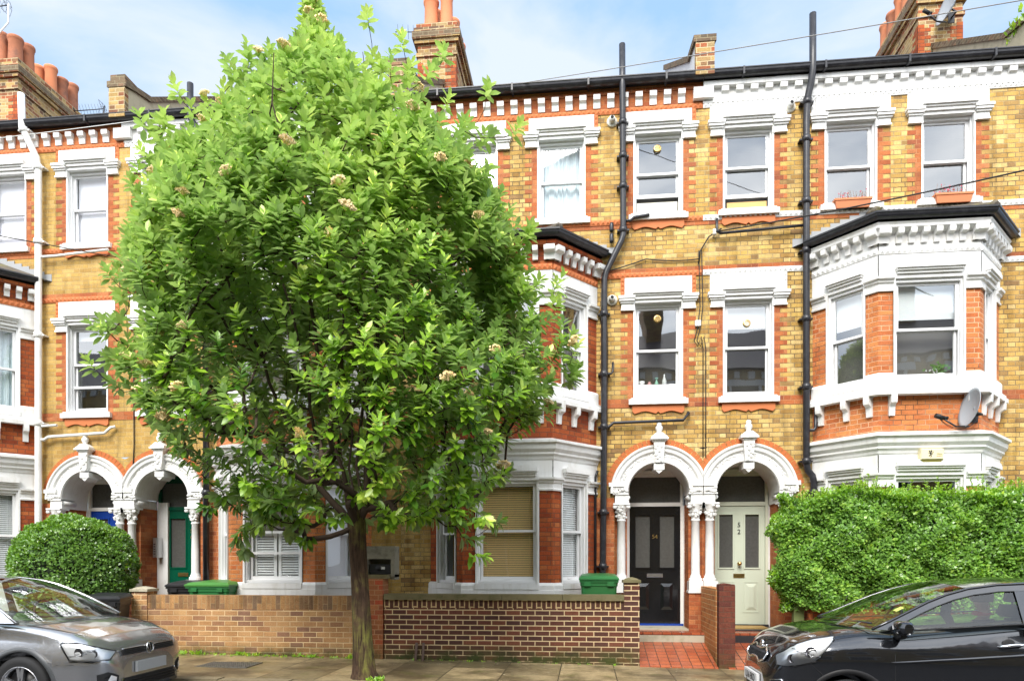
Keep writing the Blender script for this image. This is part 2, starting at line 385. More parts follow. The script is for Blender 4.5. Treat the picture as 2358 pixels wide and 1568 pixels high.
M['glass'] = glassmat('window_glass', ior=2.3, refl=1.3)
M['glassc'] = glassmat('clear_window_glass', ior=1.55, refl=1.2, tint=(.98,.99,.99))
M['cglass'] = glassmat('car_glass', (.88,.95,.90), ior=1.6, wav=0)
def frosted():
    t = NT('frosted_glass'); P = t.pos()
    t.bsdf(t.mix(t.noise(P, 30, 3), (.055,.055,.05), (.10,.10,.095)), .22, bump=t.noise(P, 90, 2), bstr=.25, bdist=.004, spec=.6); return t.m
M['frost'] = frosted()
M['blind'] = plain('roller_blind_fabric', (.84,.86,.88), .9, var=.03)
M['blindw'] = plain('white_blind_fabric', (.80,.80,.86), .9, var=.02)
M['curtain'] = plain('pale_blue_curtain', (.60,.70,.74), .9, var=.05)
M['slat'] = plain('wood_blind_slat', (.84,.60,.27), .5, var=.1)
M['slatw'] = plain('white_blind_slat', (.78,.80,.80), .5, var=.03)
M['cable'] = plain('black_cable', (.015,.015,.015), .6, var=0)
M['cablew'] = plain('grey_wire', (.28,.28,.28), .6, var=0)
# ============================================================ THE TERRACE
H_C = .075
def quoin(mb, edge, dirn, zlo, zhi, w1=.10, w2=.215, y=-.004, d=.012):
    """toothed brick dressing beside an opening; edge = inner edge, dirn = +-1 away from the opening"""
    r0 = round(zlo/H_C); r1 = round(zhi/H_C)
    for r in range(r0, r1):
        w_ = w2 if r % 2 else w1
        mb.box(min(edge, edge+dirn*w_), max(edge, edge+dirn*w_), y, y+d, r*H_C, (r+1)*H_C, skip='bud')
def dogtooth(mb, x0, x1, z0, z1, y=0, pr=.022, vert=False):
    if vert:
        n = max(1, round((z1-z0)/.08))
        for k in range(n):
            a, b = z0+(z1-z0)*k/n, z0+(z1-z0)*(k+1)/n; c = (x0+x1)/2, (a+b)/2
            q = [(x0,y,a),(x1,y,a),(x1,y,b),(x0,y,b)]
            for i in range(4): mb.poly([q[i], q[(i+1)%4], (c[0], y-pr, c[1])])
    else:
        n = max(1, round((x1-x0)/.08))
        for k in range(n):
            a, b = x0+(x1-x0)*k/n, x0+(x1-x0)*(k+1)/n; c = (a+b)/2, (z0+z1)/2
            q = [(a,y,z0),(b,y,z0),(b,y,z1),(a,y,z1)]
            for i in range(4): mb.poly([q[i], q[(i+1)%4], (c[0], y-pr, c[1])])
def bracket(mb, a, w_, zt, h, pr, y=0):
    """scrolled bracket: side profile in (y, z)"""
    prof = [(y, zt-h), (y-pr*.30, zt-h), (y-pr*.42, zt-h*.55), (y-pr*.55, zt-h*.48), (y-pr*.95, zt-h*.40), (y-pr, zt-h*.25), (y-pr, zt), (y, zt)]
    i = [mb.P((a-w_/2, yy, z)) for yy, z in prof]; j = [mb.P((a+w_/2, yy, z)) for yy, z in prof]; n = len(prof)
    mb.F(i); mb.F(j[::-1])
    for q in range(n-1): mb.F((i[q], j[q], j[q+1], i[q+1])[::-1])
def blob(mb, c, r, rnd, sy=.6):
    """small carved leaf lump"""
    q = []
    for dx, dy, dz in ((1,0,0),(0,0,1),(-1,0,0),(0,0,-1),(0,-1,0)):
        k = r*rnd.uniform(.6, 1.25); q.append(mb.P((c[0]+dx*k, c[1]+dy*k*sy, c[2]+dz*k)))
    for a, b in ((0,1),(1,2),(2,3),(3,0)): mb.F((q[b], q[a], q[4]), True)
def cap_prof(z, o=1.0): return [(0,z),(.03*o,z),(.035*o,z+.025),(.015*o,z+.045),(.015*o,z+.11),(.045*o,z+.13),(.05*o,z+.16),(.085*o,z+.175),(.09*o,z+.205),(0,z+.215)]

def fan(fr, a, z, y, win):
    mb = MB(fr); mb.lathe([(.045,-.012),(.062,-.012),(.066,.004),(.045,.006)], (a, y, z), 20, 'y'); mb.build('vent_ring', M['brass'], win)
    mb = MB(fr)
    for k in range(8):
        t = k*math.pi/4; c, s_ = math.cos(t), math.sin(t)
        mb.poly([(a,y-.004,z),(a+.05*c-.008*s_,y-.004,z+.05*s_+.008*c),(a+.05*c+.008*s_,y-.004,z+.05*s_-.008*c)])
    mb.build('vent_blade', M['brass'], win)

def window(root, fr, wd, z0, z1, rail=None, rec=.09, raise_=0, panel=0, inside='room', blind=0, content=None, upvc=False, rnd=None, roomd=.7, ymax=None):
    """sliding sash window; fr puts a=0 on the centre line of the opening"""
    h = wd/2; mb = MB(fr); j = .024
    if rail is None: rail = (z0+z1)/2
    for sg in (-1, 1):
        mb.box(sg*h, sg*(h-j), rec-.03, rec+.13, z0, z1)
        mb.box(sg*(h-j), sg*(h-j-.012), rec+.02, rec+.028, z0+.06, z1-.05)
    mb.box(-h+j, h-j, rec-.028, rec+.13, z1-.05, z1); mb.box(-h+j, h-j, rec-.028, rec+.13, z0, z0+.05+panel)
    if panel: mb.box(-h+j+.03, h-j-.03, rec-.034, rec-.028, z0+.05, z0+panel)
    win = mb.build('window', M['whitew'], root)
    a0, a1 = -h+j+.014, h-j-.014; st = .036
    def sash(name, y, zb, zt, rb, rt):
        m = MB(fr); m.box(a0, a0+st, y, y+.035, zb, zt); m.box(a1-st, a1, y, y+.035, zb, zt)
        m.box(a0+st, a1-st, y+.001, y+.034, zb, zb+rb); m.box(a0+st, a1-st, y+.001, y+.034, zt-rt, zt)
        if 'lower' in name and raise_ == 0 and not upvc: m.box(-.035, .035, y-.02, y, zb+rb*.4, zb+rb*.55)
        m.build(name, M['whitew'], win)
        g = MB(fr); g.poly([(a0+st, y+.018, zb+rb), (a1-st, y+.018, zb+rb), (a1-st, y+.018, zt-rt), (a0+st, y+.018, zt-rt)]); g.build('pane', M['glassc' if content else 'glass'], win)
    b0 = z0+.05+panel
    sash('upper_sash', rec+.02, rail-.02, z1-.05, .038, .04)
    sash('lower_sash', rec+.065, b0+raise_, rail+.02+raise_*0, .06, .038)
    if upvc:
        m = MB(fr); zz = z0+.05+(z1-z0)*.27; m.box(a0, a1, rec+.01, rec+.06, zz-.02, zz+.02); m.build('transom_bar', M['whitew'], win)
    yb = rec+.13
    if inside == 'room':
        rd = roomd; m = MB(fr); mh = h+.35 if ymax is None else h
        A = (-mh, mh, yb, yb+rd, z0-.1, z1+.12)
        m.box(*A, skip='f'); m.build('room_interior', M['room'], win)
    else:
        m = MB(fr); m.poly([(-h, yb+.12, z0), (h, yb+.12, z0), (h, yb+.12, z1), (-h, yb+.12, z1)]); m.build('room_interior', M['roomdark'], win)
    if blind:
        m = MB(fr); zb = z1-.05-(z1-z0)*blind; m.box(a0, a1, yb+.005, yb+.011, zb, z1-.03); m.box(a0, a1, yb+.002, yb+.016, zb-.02, zb)
        m.build('roller_blind', M['blind'], win)
    if content == 'net':
        m = MB(fr); m.box(a0, a1, yb+.004, yb+.010, z0+.03, z1-.03); m.build('closed_blind', M['blindw'], win)
    if content == 'curtain':
        rows = []
        for zz in (z0+.03, (z0+z1)/2, z1-.03):
            rows.append([(a0+(a1-a0)*k/60, yb+.05+.022*math.sin(k*.75+math.sin(k*.21)*2.2+zz*.3)+.010*math.sin(k*1.9), zz) for k in range(61)])
        m = MB(fr); m.grid(rows); m.build('curtain', M['curtain'], win)
    if content in ('slats', 'slatsw'):
        m = MB(fr); n = int((z1-z0-.1)/.036); dy = .018
        for k in range(n):
            zz = z0+.06+k*.036; t = .0145
            m.poly([(a0, yb+.02-dy, zz-t), (a1, yb+.02-dy, zz-t), (a1, yb+.02+dy*.3, zz+t*1.1), (a0, yb+.02+dy*.3, zz+t*1.1)])
        for aa in (a0+.1, a1-.1, 0): m.box(aa-.003, aa+.003, yb-.002, yb, z0+.04, z1-.05)
        m.build('venetian_blind', M['slat' if content == 'slats' else 'slatw'], win)
    if content == 'shutter':
        m = MB(fr); zt = z0+(z1-z0)*.52
        for c0, c1 in ((a0+.03, -.015), (.015, a1-.03)):
            m.box(c0, c0+.05, yb, yb+.03, z0+.05, zt); m.box(c1-.05, c1, yb, yb+.03, z0+.05, zt); m.box(c0+.05, c1-.05, yb, yb+.03, z0+.05, z0+.12); m.box(c0+.05, c1-.05, yb, yb+.03, zt-.07, zt)
            for k in range(15):
                zz = z0+.14+k*(zt-z0-.22)/15; m.poly([(c0+.05, yb, zz), (c1-.05, yb, zz), (c1-.05, yb+.03, zz+.03), (c0+.05, yb+.03, zz+.03)])
        m.build('shutter', M['slatw'], win)
    return win

def surround(mb, z1, ztop, hw=.385, pw=.55, cw=.655, side=True):
    """stuccoed head of a window: panel, end caps, hood; opening half width hw"""
    zc = z1-.13
    mb.box(-pw, pw, -.028, 0, z1+.06, ztop, skip='b'); 
    mb.box(-hw-.04, -hw+.0, -.028, .09, zc, z1+.06); mb.box(hw, hw+.04, -.028, .09, zc, z1+.06)
    mb.box(-hw, hw, -.028, .20, z1-.004, z1+.06)
    for sg in (-1, 1):
        def b(o0, o1, pr, za, zb): mb.box(sg*(hw+.03-o0), sg*(cw-o1), -pr, 0, za, zb, skip='b')
        b(.0,.04,.05,zc,zc+.03); b(-.01,.05,.035,zc+.03,zc+.12); b(.01,.03,.06,zc+.12,zc+.15); b(.025,.012,.085,zc+.15,zc+.19); b(.035,0,.10,zc+.19,zc+.235)
    hz = z1+.05; k = hw+.035
    pts = [(-k+.045, -.03, -.13), ]
    for (za, zb, pr, o) in ((hz, hz+.05, .06, .02), (hz+.05, hz+.08, .085, .01), (hz+.08, hz+.15, .115, 0)):
        mb.prism([(-k+o, za), (k-o, za), (k-o, zb-.0), (-k+o, zb)], -pr, -.028)
    mb.prism([(-k, hz+.15), (k, hz+.15), (k-.05, hz+.185), (-k+.05, hz+.185)], -.11, -.028)
def apron(mb, w_, zt):
    pts = [(w_, zt), (-w_, zt), (-w_, zt-.11)]
    n = 24
    for k in range(1, n):
        a = -w_+2*w_*k/n; f = k/n*2
        d = .13+.022*math.cos(f*2*math.pi) - (.035 if abs(a) < .02 else 0)
        pts.append((a, zt-d))
    pts.append((w_, zt-.11)); mb.prism(pts, -.03, 0)

def column(root, fr, u, y, z0, z1, rnd, r=.072):
    mb = MB(fr); c = (u, y, 0)
    mb.lathe([(r*1.5,z0),(r*1.55,z0+.02),(r*1.5,z0+.045),(r*1.2,z0+.06),(r*1.25,z0+.085),(r*1.05,z0+.10),(r,z0+.13),(r*.97,(z0+z1)/2),(r*.90,z1-.04),(r*1.05,z1-.03),(r*1.05,z1-.01),(r*.9,z1)], c, 18)
    mb.box(u-r*1.65, u+r*1.65, y-r*1.65, y+r*1.65, z0-.16, z0)
    # carved capital
    mb.lathe([(r*.9,z1),(r*.95,z1+.05),(r*1.25,z1+.14),(r*1.75,z1+.22),(r*1.8,z1+.235)], c, 14)
    mb.box(u-r*1.9, u+r*1.9, y-r*1.8, y+r*1.6, z1+.235, z1+.265)
    for k in range(20):
        t = rnd.uniform(math.pi, 2*math.pi); hz = rnd.uniform(.03, .22); rr = r*(1.0+hz*3.6)
        blob(mb, (u+rr*math.cos(t)*.95, y+rr*math.sin(t)*.95, z1+hz), .030, rnd, 1.0)
    for sg in (-1, 1):
        mb.lathe([(.0,-.012),(.034,-.012),(.034,.012),(0,.012)], (u+sg*r*1.55, y-r*1.45, z1+.20), 10, 'y')
    return mb.build('column', M['white'], root)

def arch(root, fr, rnd, painted=False):
    uc, zc = .72, 2.62
    W = MB(fr); old = W.P
    def clampP(p): return MB.P(W, (max(p[0], .002), p[1], p[2]))
    W.P = clampP
    prof = [(.50,.66),(.50,-.02),(.515,-.045),(.575,-.045),(.585,-.025),(.60,-.018),(.66,-.018),(.675,-.04),(.69,-.055),(.715,-.06),(.725,-.045),(.745,-.05),(.765,-.075),(.79,-.08),(.803,-.06),(.803,0)]
    W.ring(uc, zc, prof, 0, math.pi, 44, cap=False)
    for k in range(64):                                   # carved foliage band and small dentils
        t = .10+(math.pi-.2)*k/63
        if abs(t-math.pi/2) < .13: continue
        for q in range(2):
            rr = .632+rnd.uniform(-.024, .024); tt = t+rnd.uniform(-.02, .02)
            blob(W, (uc+rr*math.cos(tt), -.02, zc+rr*math.sin(tt)), rnd.uniform(.017, .028), rnd, .9)
        rr = .585; c, s_ = math.cos(t), math.sin(t)
        W.poly([(uc+(rr-.012)*c-.01*s_, -.05, zc+(rr-.012)*s_+.01*c), (uc+(rr-.012)*c+.01*s_, -.05, zc+(rr-.012)*s_-.01*c), (uc+(rr+.012)*c+.01*s_, -.05, zc+(rr+.012)*s_-.01*c), (uc+(rr+.012)*c-.01*s_, -.05, zc+(rr+.012)*s_+.01*c)])
    # label stops / imposts
    for (a, b) in ((0.002, .225), (1.215, 1.50)):
        W.box(a, b-.03 if a < .1 else b-.06, -.03, .64, 2.455, 2.62)
        W.box(a, b+(.01 if a < .1 else -.02), -.05, .30, 2.60, 2.625)
        for k in range(7): blob(W, (a+.03+(b-a-.05)*k/6, -.06, 2.66+.02*math.sin(k)), .03, rnd)
        W.box(a if a < .1 else b-.19, b if a < .1 else b+.02, -.055, 0, 2.69, 2.73); W.box(a+.0 if a < .1 else b-.20, (b-.05) if a < .1 else b+.045, -.075, 0, 2.73, 2.80)
    for (a, s_) in ((.215, 1), (1.225, -1)):              # rolled console inside the arch foot
        W.lathe([(.0,0),(.038,0),(.038,.30),(0,.30)], (a, .02, 2.555), 12, 'y')
    A = W.build('door_arch', M['white'], root)
    K = MB(fr)
    K.prism([(uc-.062, 3.12), (uc+.062, 3.12), (uc+.09, 3.47), (uc-.09, 3.47)], -.13, .0)
    K.prism([(uc-.085, 3.0), (uc+.085, 3.0), (uc+.085, 3.10), (uc-.085, 3.10)], -.10, .25); K.prism([(uc, 2.94), (uc+.07, 3.0), (uc-.07, 3.0)], -.09, .2)
    for (o, z, p) in ((.11, 3.47, .15), (.145, 3.495, .18), (.13, 3.52, .16)): K.box(uc-o, uc+o, -p, 0, z, z+.03)
    K.prism([(uc-.12, 3.55), (uc+.12, 3.55), (uc+.05, 3.61), (uc-.05, 3.61)], -.15, 0)
    K.lathe([(.042,3.60),(.038,3.63),(.062,3.67),(.058,3.71),(.036,3.735),(.045,3.76),(.036,3.785),(0,3.80)], (uc, -.07, 0), 14)
    for k in range(16): blob(K, (uc+rnd.uniform(-.06,.06), -.14, 3.15+.28*k/16), .028, rnd)
    K.build('keystone', M['white'], A)
    B = MB(fr); B.P = lambda p: MB.P(B, (max(p[0], .003), p[1], p[2]))
    n = 31
    for k in range(n):
        t0 = .16+(math.pi-.32)*k/n+.006; t1 = .16+(math.pi-.32)*(k+1)/n-.006
        p = [(uc+r_*math.cos(t), zc+r_*math.sin(t)) for r_, t in ((.80,t1),(.80,t0),(.905,t0),(.905,t1))]
        B.prism([p[0], p[1], p[2], p[3]][::1], -.006, .0)
    B.build('brick_arch_ring', M['vouss'], root)
    return A

def door(root, fr, spec):
    y = .70; uc = .72; F = MB(fr); fm = spec['frame']
    F.box(.235, .28, y-.07, y+.05, .38, 3.3); F.box(1.16, 1.205, y-.07, y+.05, .38, 3.3)
    F.box(.28, 1.16, y-.065, y+.05, 2.455, 2.52); F.box(.28, 1.16, y-.05, y+.05, 2.97, 3.3)
    F.box(.28, 1.16, y-.09, y-.05, 3.0, 3.05); F.box(.28, 1.16, y-.11, y-.05, 3.05, 3.08); F.box(.20, 1.25, y+.05, y+.08, .3, 3.4)
    F.build('door_frame', fm, root)
    G = MB(fr); G.poly([(.28, y-.01, 2.52), (1.16, y-.01, 2.52), (1.16, y-.01, 2.97), (.28, y-.01, 2.97)]); 
    D = MB(fr); c0, c1 = .284, 1.156; zb, zt = .40, 2.45
    pn = spec['panes']
    zs = (1.38, 2.30); hs = [(uc+a, uc+b, zs[0], zs[1]) for a, b in pn]
    holes(D, c0, c1, zb, zt, hs, y-.045)
    for h_ in hs:
        reveal(D, h_, y-.045, y-.015)
        for e in ((h_[0]-.025,h_[0],h_[2]-.025,h_[3]+.025),(h_[1],h_[1]+.025,h_[2]-.025,h_[3]+.025),(h_[0],h_[1],h_[2]-.025,h_[2]),(h_[0],h_[1],h_[3],h_[3]+.025)): D.box(e[0],e[1],y-.058,y-.045,e[2],e[3])
    for a, b in spec['low']:
        for (o, d) in ((.0, .012), ):
            D.box(uc+a-.02, uc+b+.02, y-.052, y-.045, .60, .62); D.box(uc+a-.02, uc+b+.02, y-.052, y-.045, 1.12, 1.14)
            D.box(uc+a-.02, uc+a, y-.052, y-.045, .62, 1.12); D.box(uc+b, uc+b+.02, y-.052, y-.045, .62, 1.12)
        i = [(uc+a+.02,.64),(uc+b-.02,.64),(uc+b-.02,1.10),(uc+a+.02,1.10)]; k_ = .055
        o = [(uc+a+.02+k_,.64+k_),(uc+b-.02-k_,.64+k_),(uc+b-.02-k_,1.10-k_),(uc+a+.02+k_,1.10-k_)]
        for q in range(4):
            r_ = (q+1) % 4; D.poly([(i[q][0],y-.045,i[q][1]),(i[r_][0],y-.045,i[r_][1]),(o[r_][0],y-.062,o[r_][1]),(o[q][0],y-.062,o[q][1])])
        D.poly([(p[0], y-.062, p[1]) for p in o])
    D.box(c0, c1, y-.015, y+.01, zb, zt)
    L = D.build('front_door', spec['mat'], root)
    for h_ in hs:
        P = MB(fr); P.poly([(h_[0],y-.02,h_[2]),(h_[1],y-.02,h_[2]),(h_[1],y-.02,h_[3]),(h_[0],y-.02,h_[3])]); P.build('pane', M['frost'], L)
    G.build('fanlight', M['frost'], root)
    X = MB(fr); X.cbox(uc-spec['lb'][0], uc+spec['lb'][0], y-.062, y-.044, 1.205, 1.275, .006); X.build('letterbox', spec['lb'][1], L)
    if spec.get('knob'):
        X = MB(fr); X.lathe([(.0,-.10),(.028,-.095),(.036,-.075),(.028,-.055),(.012,-.05),(.014,-.02),(.03,-.012),(.03,0)], (uc+spec.get('ku', 0), y-.045, 1.45), 14, 'y'); X.build('door_knob', M['brass'], L)
    for (t, du, z, s_, m_) in spec['num']:
        xx = fr((uc+du, 0, 0))[0]; text_mesh(t, s_, .003, 'door_number', m_, L, wallM(xx, y-.052, z))
    # threshold
    T = MB(fr); T.box(.235, 1.205, y-.12, y, .36, .40); T.build('threshold', spec['thr'], root)
    return L

BAY = [(1.75, 0), (2.45, -.8), (3.89, -.8), (4.59, 0)]
def seg_pt(a, b, t):
    L = math.hypot(b[0]-a[0], b[1]-a[1]); return (a[0]+(b[0]-a[0])*t/L, a[1]+(b[1]-a[1])*t/L)

def house(name, X0, s, spec):
    root = empty(name, (X0 + s*2.5, 0, 0), spec['label'], 'house', 'victorian terrace houses')
    root['_org'] = [X0 + s*2.5, 0, 0]
    rnd = random.Random(int(X0*100)); W = 5.115
    fr = Fr(mir=s, X0=X0); pt = spec['painted']; dm = M['white'] if pt else M['terra']
    uA, uB, uC = .73, 2.34, 3.83; hw = .385
    w2 = (7.27, 8.62); w1 = (4.20, 5.80)
    # ---- wall
    H = [(uA-hw, uA+hw, *w2), (uB-hw, uB+hw, *w2), (uC-hw, uC+hw, *w2), (uA-hw, uA+hw, *w1), (0, 1.45, -.3, 2.62), (0, 1.47, 2.62, 3.37), (1.75, 4.59, -.3, 6.7)]
    mb = MB(fr); holes(mb, 0, W, -.3, 9.40, H)
    uc, zc, n = .72, 2.62, 40
    for k in range(n):
        q = []
        for t in (math.pi*k/n, math.pi*(k+1)/n):
            c, s_ = math.cos(t), math.sin(t); r_ = .79
            k2 = min((.75 if c > 0 else .72)/max(1e-6, abs(c)), .75/max(1e-6, s_))
            k2 = max(k2, r_ if abs(c)*r_ < .72 else 0)
            q.append(((max(uc+r_*c, .0), 0, zc+r_*s_), (uc+k2*c, 0, zc+k2*s_)))
        mb.poly([q[0][0], q[0][1], q[1][1], q[1][0]])
    # corner fill of the spandrels
    for cx, sx in ((1.47, 1), (0.0, -1)):
        pc = []
        for t in ([0.0, .2, .4, .6, .7854] if sx > 0 else []): pass
    mb.build('brick_wall', spec['brick'], root)
    # ---- red dressings
    for u in (uA, uB, uC):
        for d in (-1, 1): q = MB(fr); quoin(q, u+d*(hw+.018), d, 7.2, 8.49); q.build('red_quoin', M[spec['red']], root)
    for d in (-1, 1): q = MB(fr); quoin(q, uA+d*(hw+.018), d, 4.2, 5.68); q.build('red_quoin', M[spec['red']], root)
    for (za, zb, y) in ((7.05, 7.125, -.006), (6.30, 6.375, -.006), (9.30, 9.40, -.03)):
        q = MB(fr); q.box(0.001, W, y, 0, za, zb, skip='b'); q.build('red_brick_band', M[spec['red']], root)
    for (xa, xb, y, za, zb) in ((.001, 1.75, -.0045, 4.05, 4.20), (4.59, W, -.0045, 4.05, 4.20), (1.452, 1.75, -.0055, -.3, 2.55)) + (() if pt else ((.001, W, -.0065, 9.06, 9.30),)):
        q = MB(fr); q.box(xa, xb, y, 0, za, zb, skip='b'); q.build('red_brick_band', M[spec['red']], root)
    # ---- string courses
    for (x0, x1, z0) in ((0.0, W, 7.125), (0, 1.75, 6.225), (4.59, W, 6.225), (0, W, 8.985)):
        t_ = MB(fr); t_.box(x0+.002, x1, -.018, 0, z0-.006, z0+.081, skip='b'); dogtooth(t_, x0+.002, x1, z0, z0+.075, -.018); t_.build('dogtooth_course', dm, root)
    for u in (uA, uB, uC):
        for d in (-1, 1):
            a = u+d*.585; t_ = MB(fr); t_.box(a-.032, a+.032, -.012, 0, 8.73, 8.985, skip='b'); dogtooth(t_, a-.03, a+.03, 8.73, 8.985, -.012, .018, True); t_.build('dogtooth_strip', dm, root)
    for d in (-1, 1):
        a = uA+d*.585; t_ = MB(fr); t_.box(a-.032, a+.032, -.012, 0, 5.92, 6.22, skip='b'); dogtooth(t_, a-.03, a+.03, 5.92, 6.22, -.012, .018, True); t_.build('dogtooth_strip', dm, root)
    # ---- eaves
    n = 22
    for k in range(n):
        a = W*(k+.5)/n
        if a < .16: continue
        e = MB(fr); bracket(e, a, .115, 9.28, .20, .085, -.006); e.build('cornice_bracket', M['white'], root)
    e = MB(fr); e.box(.001, .16, -.10, 0, 9.10, 9.28)
    if pt: e.box(0.001, W, -.02, 0, 9.06, 9.30, skip='b'); e.box(0.001, W, -.10, 0, 9.28, 9.36); e.box(0.001, W, -.035, 0, 9.045, 9.075)
    e.build('cornice' if pt else 'cornice_block', M['white'], root)
    g = MB(fr); g.box(0.004, W-.004, -.14, 0, 9.40, 9.44)
    gp = [(-.10+.0, 9.50)] ; pr = []
    for k in range(9):
        t = math.pi*k/8; pr.append((.15+.075*math.cos(math.pi+t*1.0) , 9.445-.075*math.sin(t)))
    g.mould([(0.004, 0), (W-.004, 0)], [(.06,9.44)]+pr+[(.235,9.455),(.235,9.47),(.215,9.47),(.215,9.445)], cap=True)
    for k in range(4): g.box(.6+1.27*k, .63+1.27*k, -.24, -.06, 9.355, 9.475)
    g.build('gutter', M['iron'], root)
    r_ = MB(fr); r_.poly([(0.15, -.10, 9.455), (W-.15, -.10, 9.455), (W-.15, 4.3, 12.30), (.15, 4.3, 12.30)]); r_.poly([(W-.15, 4.3, 12.30), (W-.15, 8.6, 9.4), (.15, 8.6, 9.4), (.15, 4.3, 12.30)][::-1])
    r_.box(.15, W-.15, 8.5, 8.6, 0, 9.4)
    for k in range(24): r_.tube([(.2+k*.205, -.11, 9.478), (.2+k*.205, .3, 9.75)], .018, 5)
    r_.build('roof', M['slate'], root)
    # ---- windows of the flat wall
    wspec = spec['windows']; S = MB(fr)
    for key, u, (z0, z1), ztop in (('A2', uA, w2, 8.985), ('B2', uB, w2, 8.985), ('C2', uC, w2, 8.985), ('A1', uA, w1, 6.215)):
        f2 = Fr(ox=u, mir=s, X0=X0); window(root, f2, 2*hw, z0, z1, **wspec.get(key, {}))
        m = MB(f2); surround(m, z1, ztop); m.build('window_surround', M['white'], root)
        m = MB(f2); m.box(-hw-.10, hw+.10, -.075, .08, z0-.105, z0-.02); m.prism([(-hw-.08, z0-.02), (hw+.08, z0-.02), (hw+.05, z0+.005), (-hw-.05, z0+.005)], -.06, .08); m.build('window_sill', M['white'], root)
        if key[0] == 'A': m = MB(f2); apron(m, hw+.04, z0-.105); m.build('terracotta_apron', M['terra'], root)
        for d in (-1, 1):
            m = MB(f2); m.box(d*(hw-.004), d*(hw+.022), -.016, .20, z0, z1-.0); m.build('window_jamb', M['white'], root)
    # ---- bay
    bay(root, X0, s, spec, rnd)
    # ---- arch, columns, porch
    M['vouss'] = M['voussoir']
    arch(root, fr, rnd)
    for u in (.115, 1.335): column(root, fr, u, .03, 1.16, 2.19, rnd)
    p = MB(fr)
    for a, b in ((0.002, .215), (1.235, 1.452)):
        p.box(a, b, .13, .66, .2, 2.46, skip='b')
        p.box(a if a < .1 else a-.005, b+.02 if a < .1 else b-.003, -.06, .5, -.2, .97)
    p.build('porch_pier', M[spec['red']], root)
    p = MB(fr)
    for a, b in ((0.002, .245), (1.215, 1.465)): p.box(a, b, -.09, .16, .965, 1.0)
    p.box(0.002, .235, .62, .78, .3, 2.46); p.box(1.205, 1.45, .62, .78, .3, 2.46)
    p.build('porch_lining', M['white'], root)
    door(root, fr, spec['door'])
    # ---- porch floor and step
    f = MB(fr); f.box(.22, 1.24, -.05, .72, .10, .365); f.box(.03, 1.40, -.42, -.05, .05, .30); f.build('porch_step', spec['step'], root)
    f = MB(fr); f.box(.03, 1.40, -.415, -.04, .30, .345); f.build('step_tiles', spec['steptop'], root)
    for (u_, tall) in spec.get('parapets', ()): parapet(root, Fr(ox=u_, mir=s, X0=X0), spec.get('parapet_mat', M['render']), tall)
    return root

def parapet(root, fr, mat, tall):
    k = MB(fr); prof = [(-.20, 9.42), (-.20, 9.92), (.08, 10.02), (.50, 10.12), (4.2, 12.62), (4.2, 9.4)]
    i = [k.P((-.14, y, z)) for y, z in prof]; j = [k.P((.14, y, z)) for y, z in prof]; k.F(i); k.F(j[::-1])
    for a in range(len(prof)): b = (a+1) % len(prof); k.F((i[a], j[a], j[b], i[b]))
    pp = k.build('party_parapet', mat, root)
    c = MB(fr); pc = [(-.24, 9.92), (-.24, 10.03), (.10, 10.12), (.50, 10.22), (4.25, 12.74), (4.25, 12.62), (.5, 10.12), (.08, 10.02)]
    i = [c.P((-.18, y, z)) for y, z in pc]; j = [c.P((.18, y, z)) for y, z in pc]; c.F(i); c.F(j[::-1])
    for a in range(len(pc)): b = (a+1) % len(pc); c.F((i[a], j[a], j[b], i[b]))
    if tall: c.box(-.14, .14, -.20, .14, 10.04, 10.16)
    c.build('parapet_coping', M['dirty_brick'], pp)
    b_ = MB(fr); b_.box(-.15, .15, -.23, -.12, 9.40, 9.92); b_.build('parapet_end', M['chimney'], pp)

def chimney(root, X, npot, spacing, seed, potm):
    fr = Fr(ox=X); y0, y1 = 2.92, 5.35; hw = .42; c = MB(fr); c.box(-hw, hw, y0, y1, 8.6, 12.62)
    for (o, za, zb) in ((.035, 11.55, 11.63), (.03, 12.35, 12.43), (.06, 12.62, 12.70), (.10, 12.70, 12.86), (.07, 12.86, 12.95), (.03, 12.95, 13.06)): c.box(-hw-o, hw+o, y0-o, y1+o, za, zb)
    st = c.build('chimney_stack', M['chimney'], root)
    d = MB(fr); d.box(-hw-.105, hw+.105, y0-.105, y1+.105, 12.72, 12.85, skip='ud'); d.build('corbel_course', M['dirty_brick'], st)
    for sg in (-1, 1):
        q = MB(fr)
        for r in range(115, 163):
            w_ = .235 if r % 2 else .115
            q.box(sg*(hw-w_) , sg*(hw+.004), y0-.004, y0+.01, r*.075, (r+1)*.075, skip='ud'); q.box(sg*(hw-.01), sg*(hw+.004), y0, y0+w_, r*.075, (r+1)*.075, skip='ud')
        q.build('red_quoin', M['red_dark'], st)
    rnd = random.Random(seed)
    for k in range(npot):
        for xx in (-.17, .17):
            if rnd.random() < .25 and k: continue
            r_ = rnd.uniform(.13, .148); h = rnd.uniform(.66, .80); m = MB(fr)
            m.lathe([(r_*1.08,13.04),(r_*1.06,13.12),(r_*1.02,13.3),(r_*.98,13.04+h-.14),(r_*1.04,13.04+h-.12),(r_*1.04,13.04+h-.09),(r_*1.14,13.04+h-.07),(r_*1.18,13.04+h-.03),(r_*1.12,13.04+h),(r_*.85,13.04+h),(r_*.8,13.04+h-.3)], (xx, y0+.22+k*spacing, 0), 14)
            m.build('chimney_pot', M['pot2'] if rnd.random() < potm else M['pot'], st)

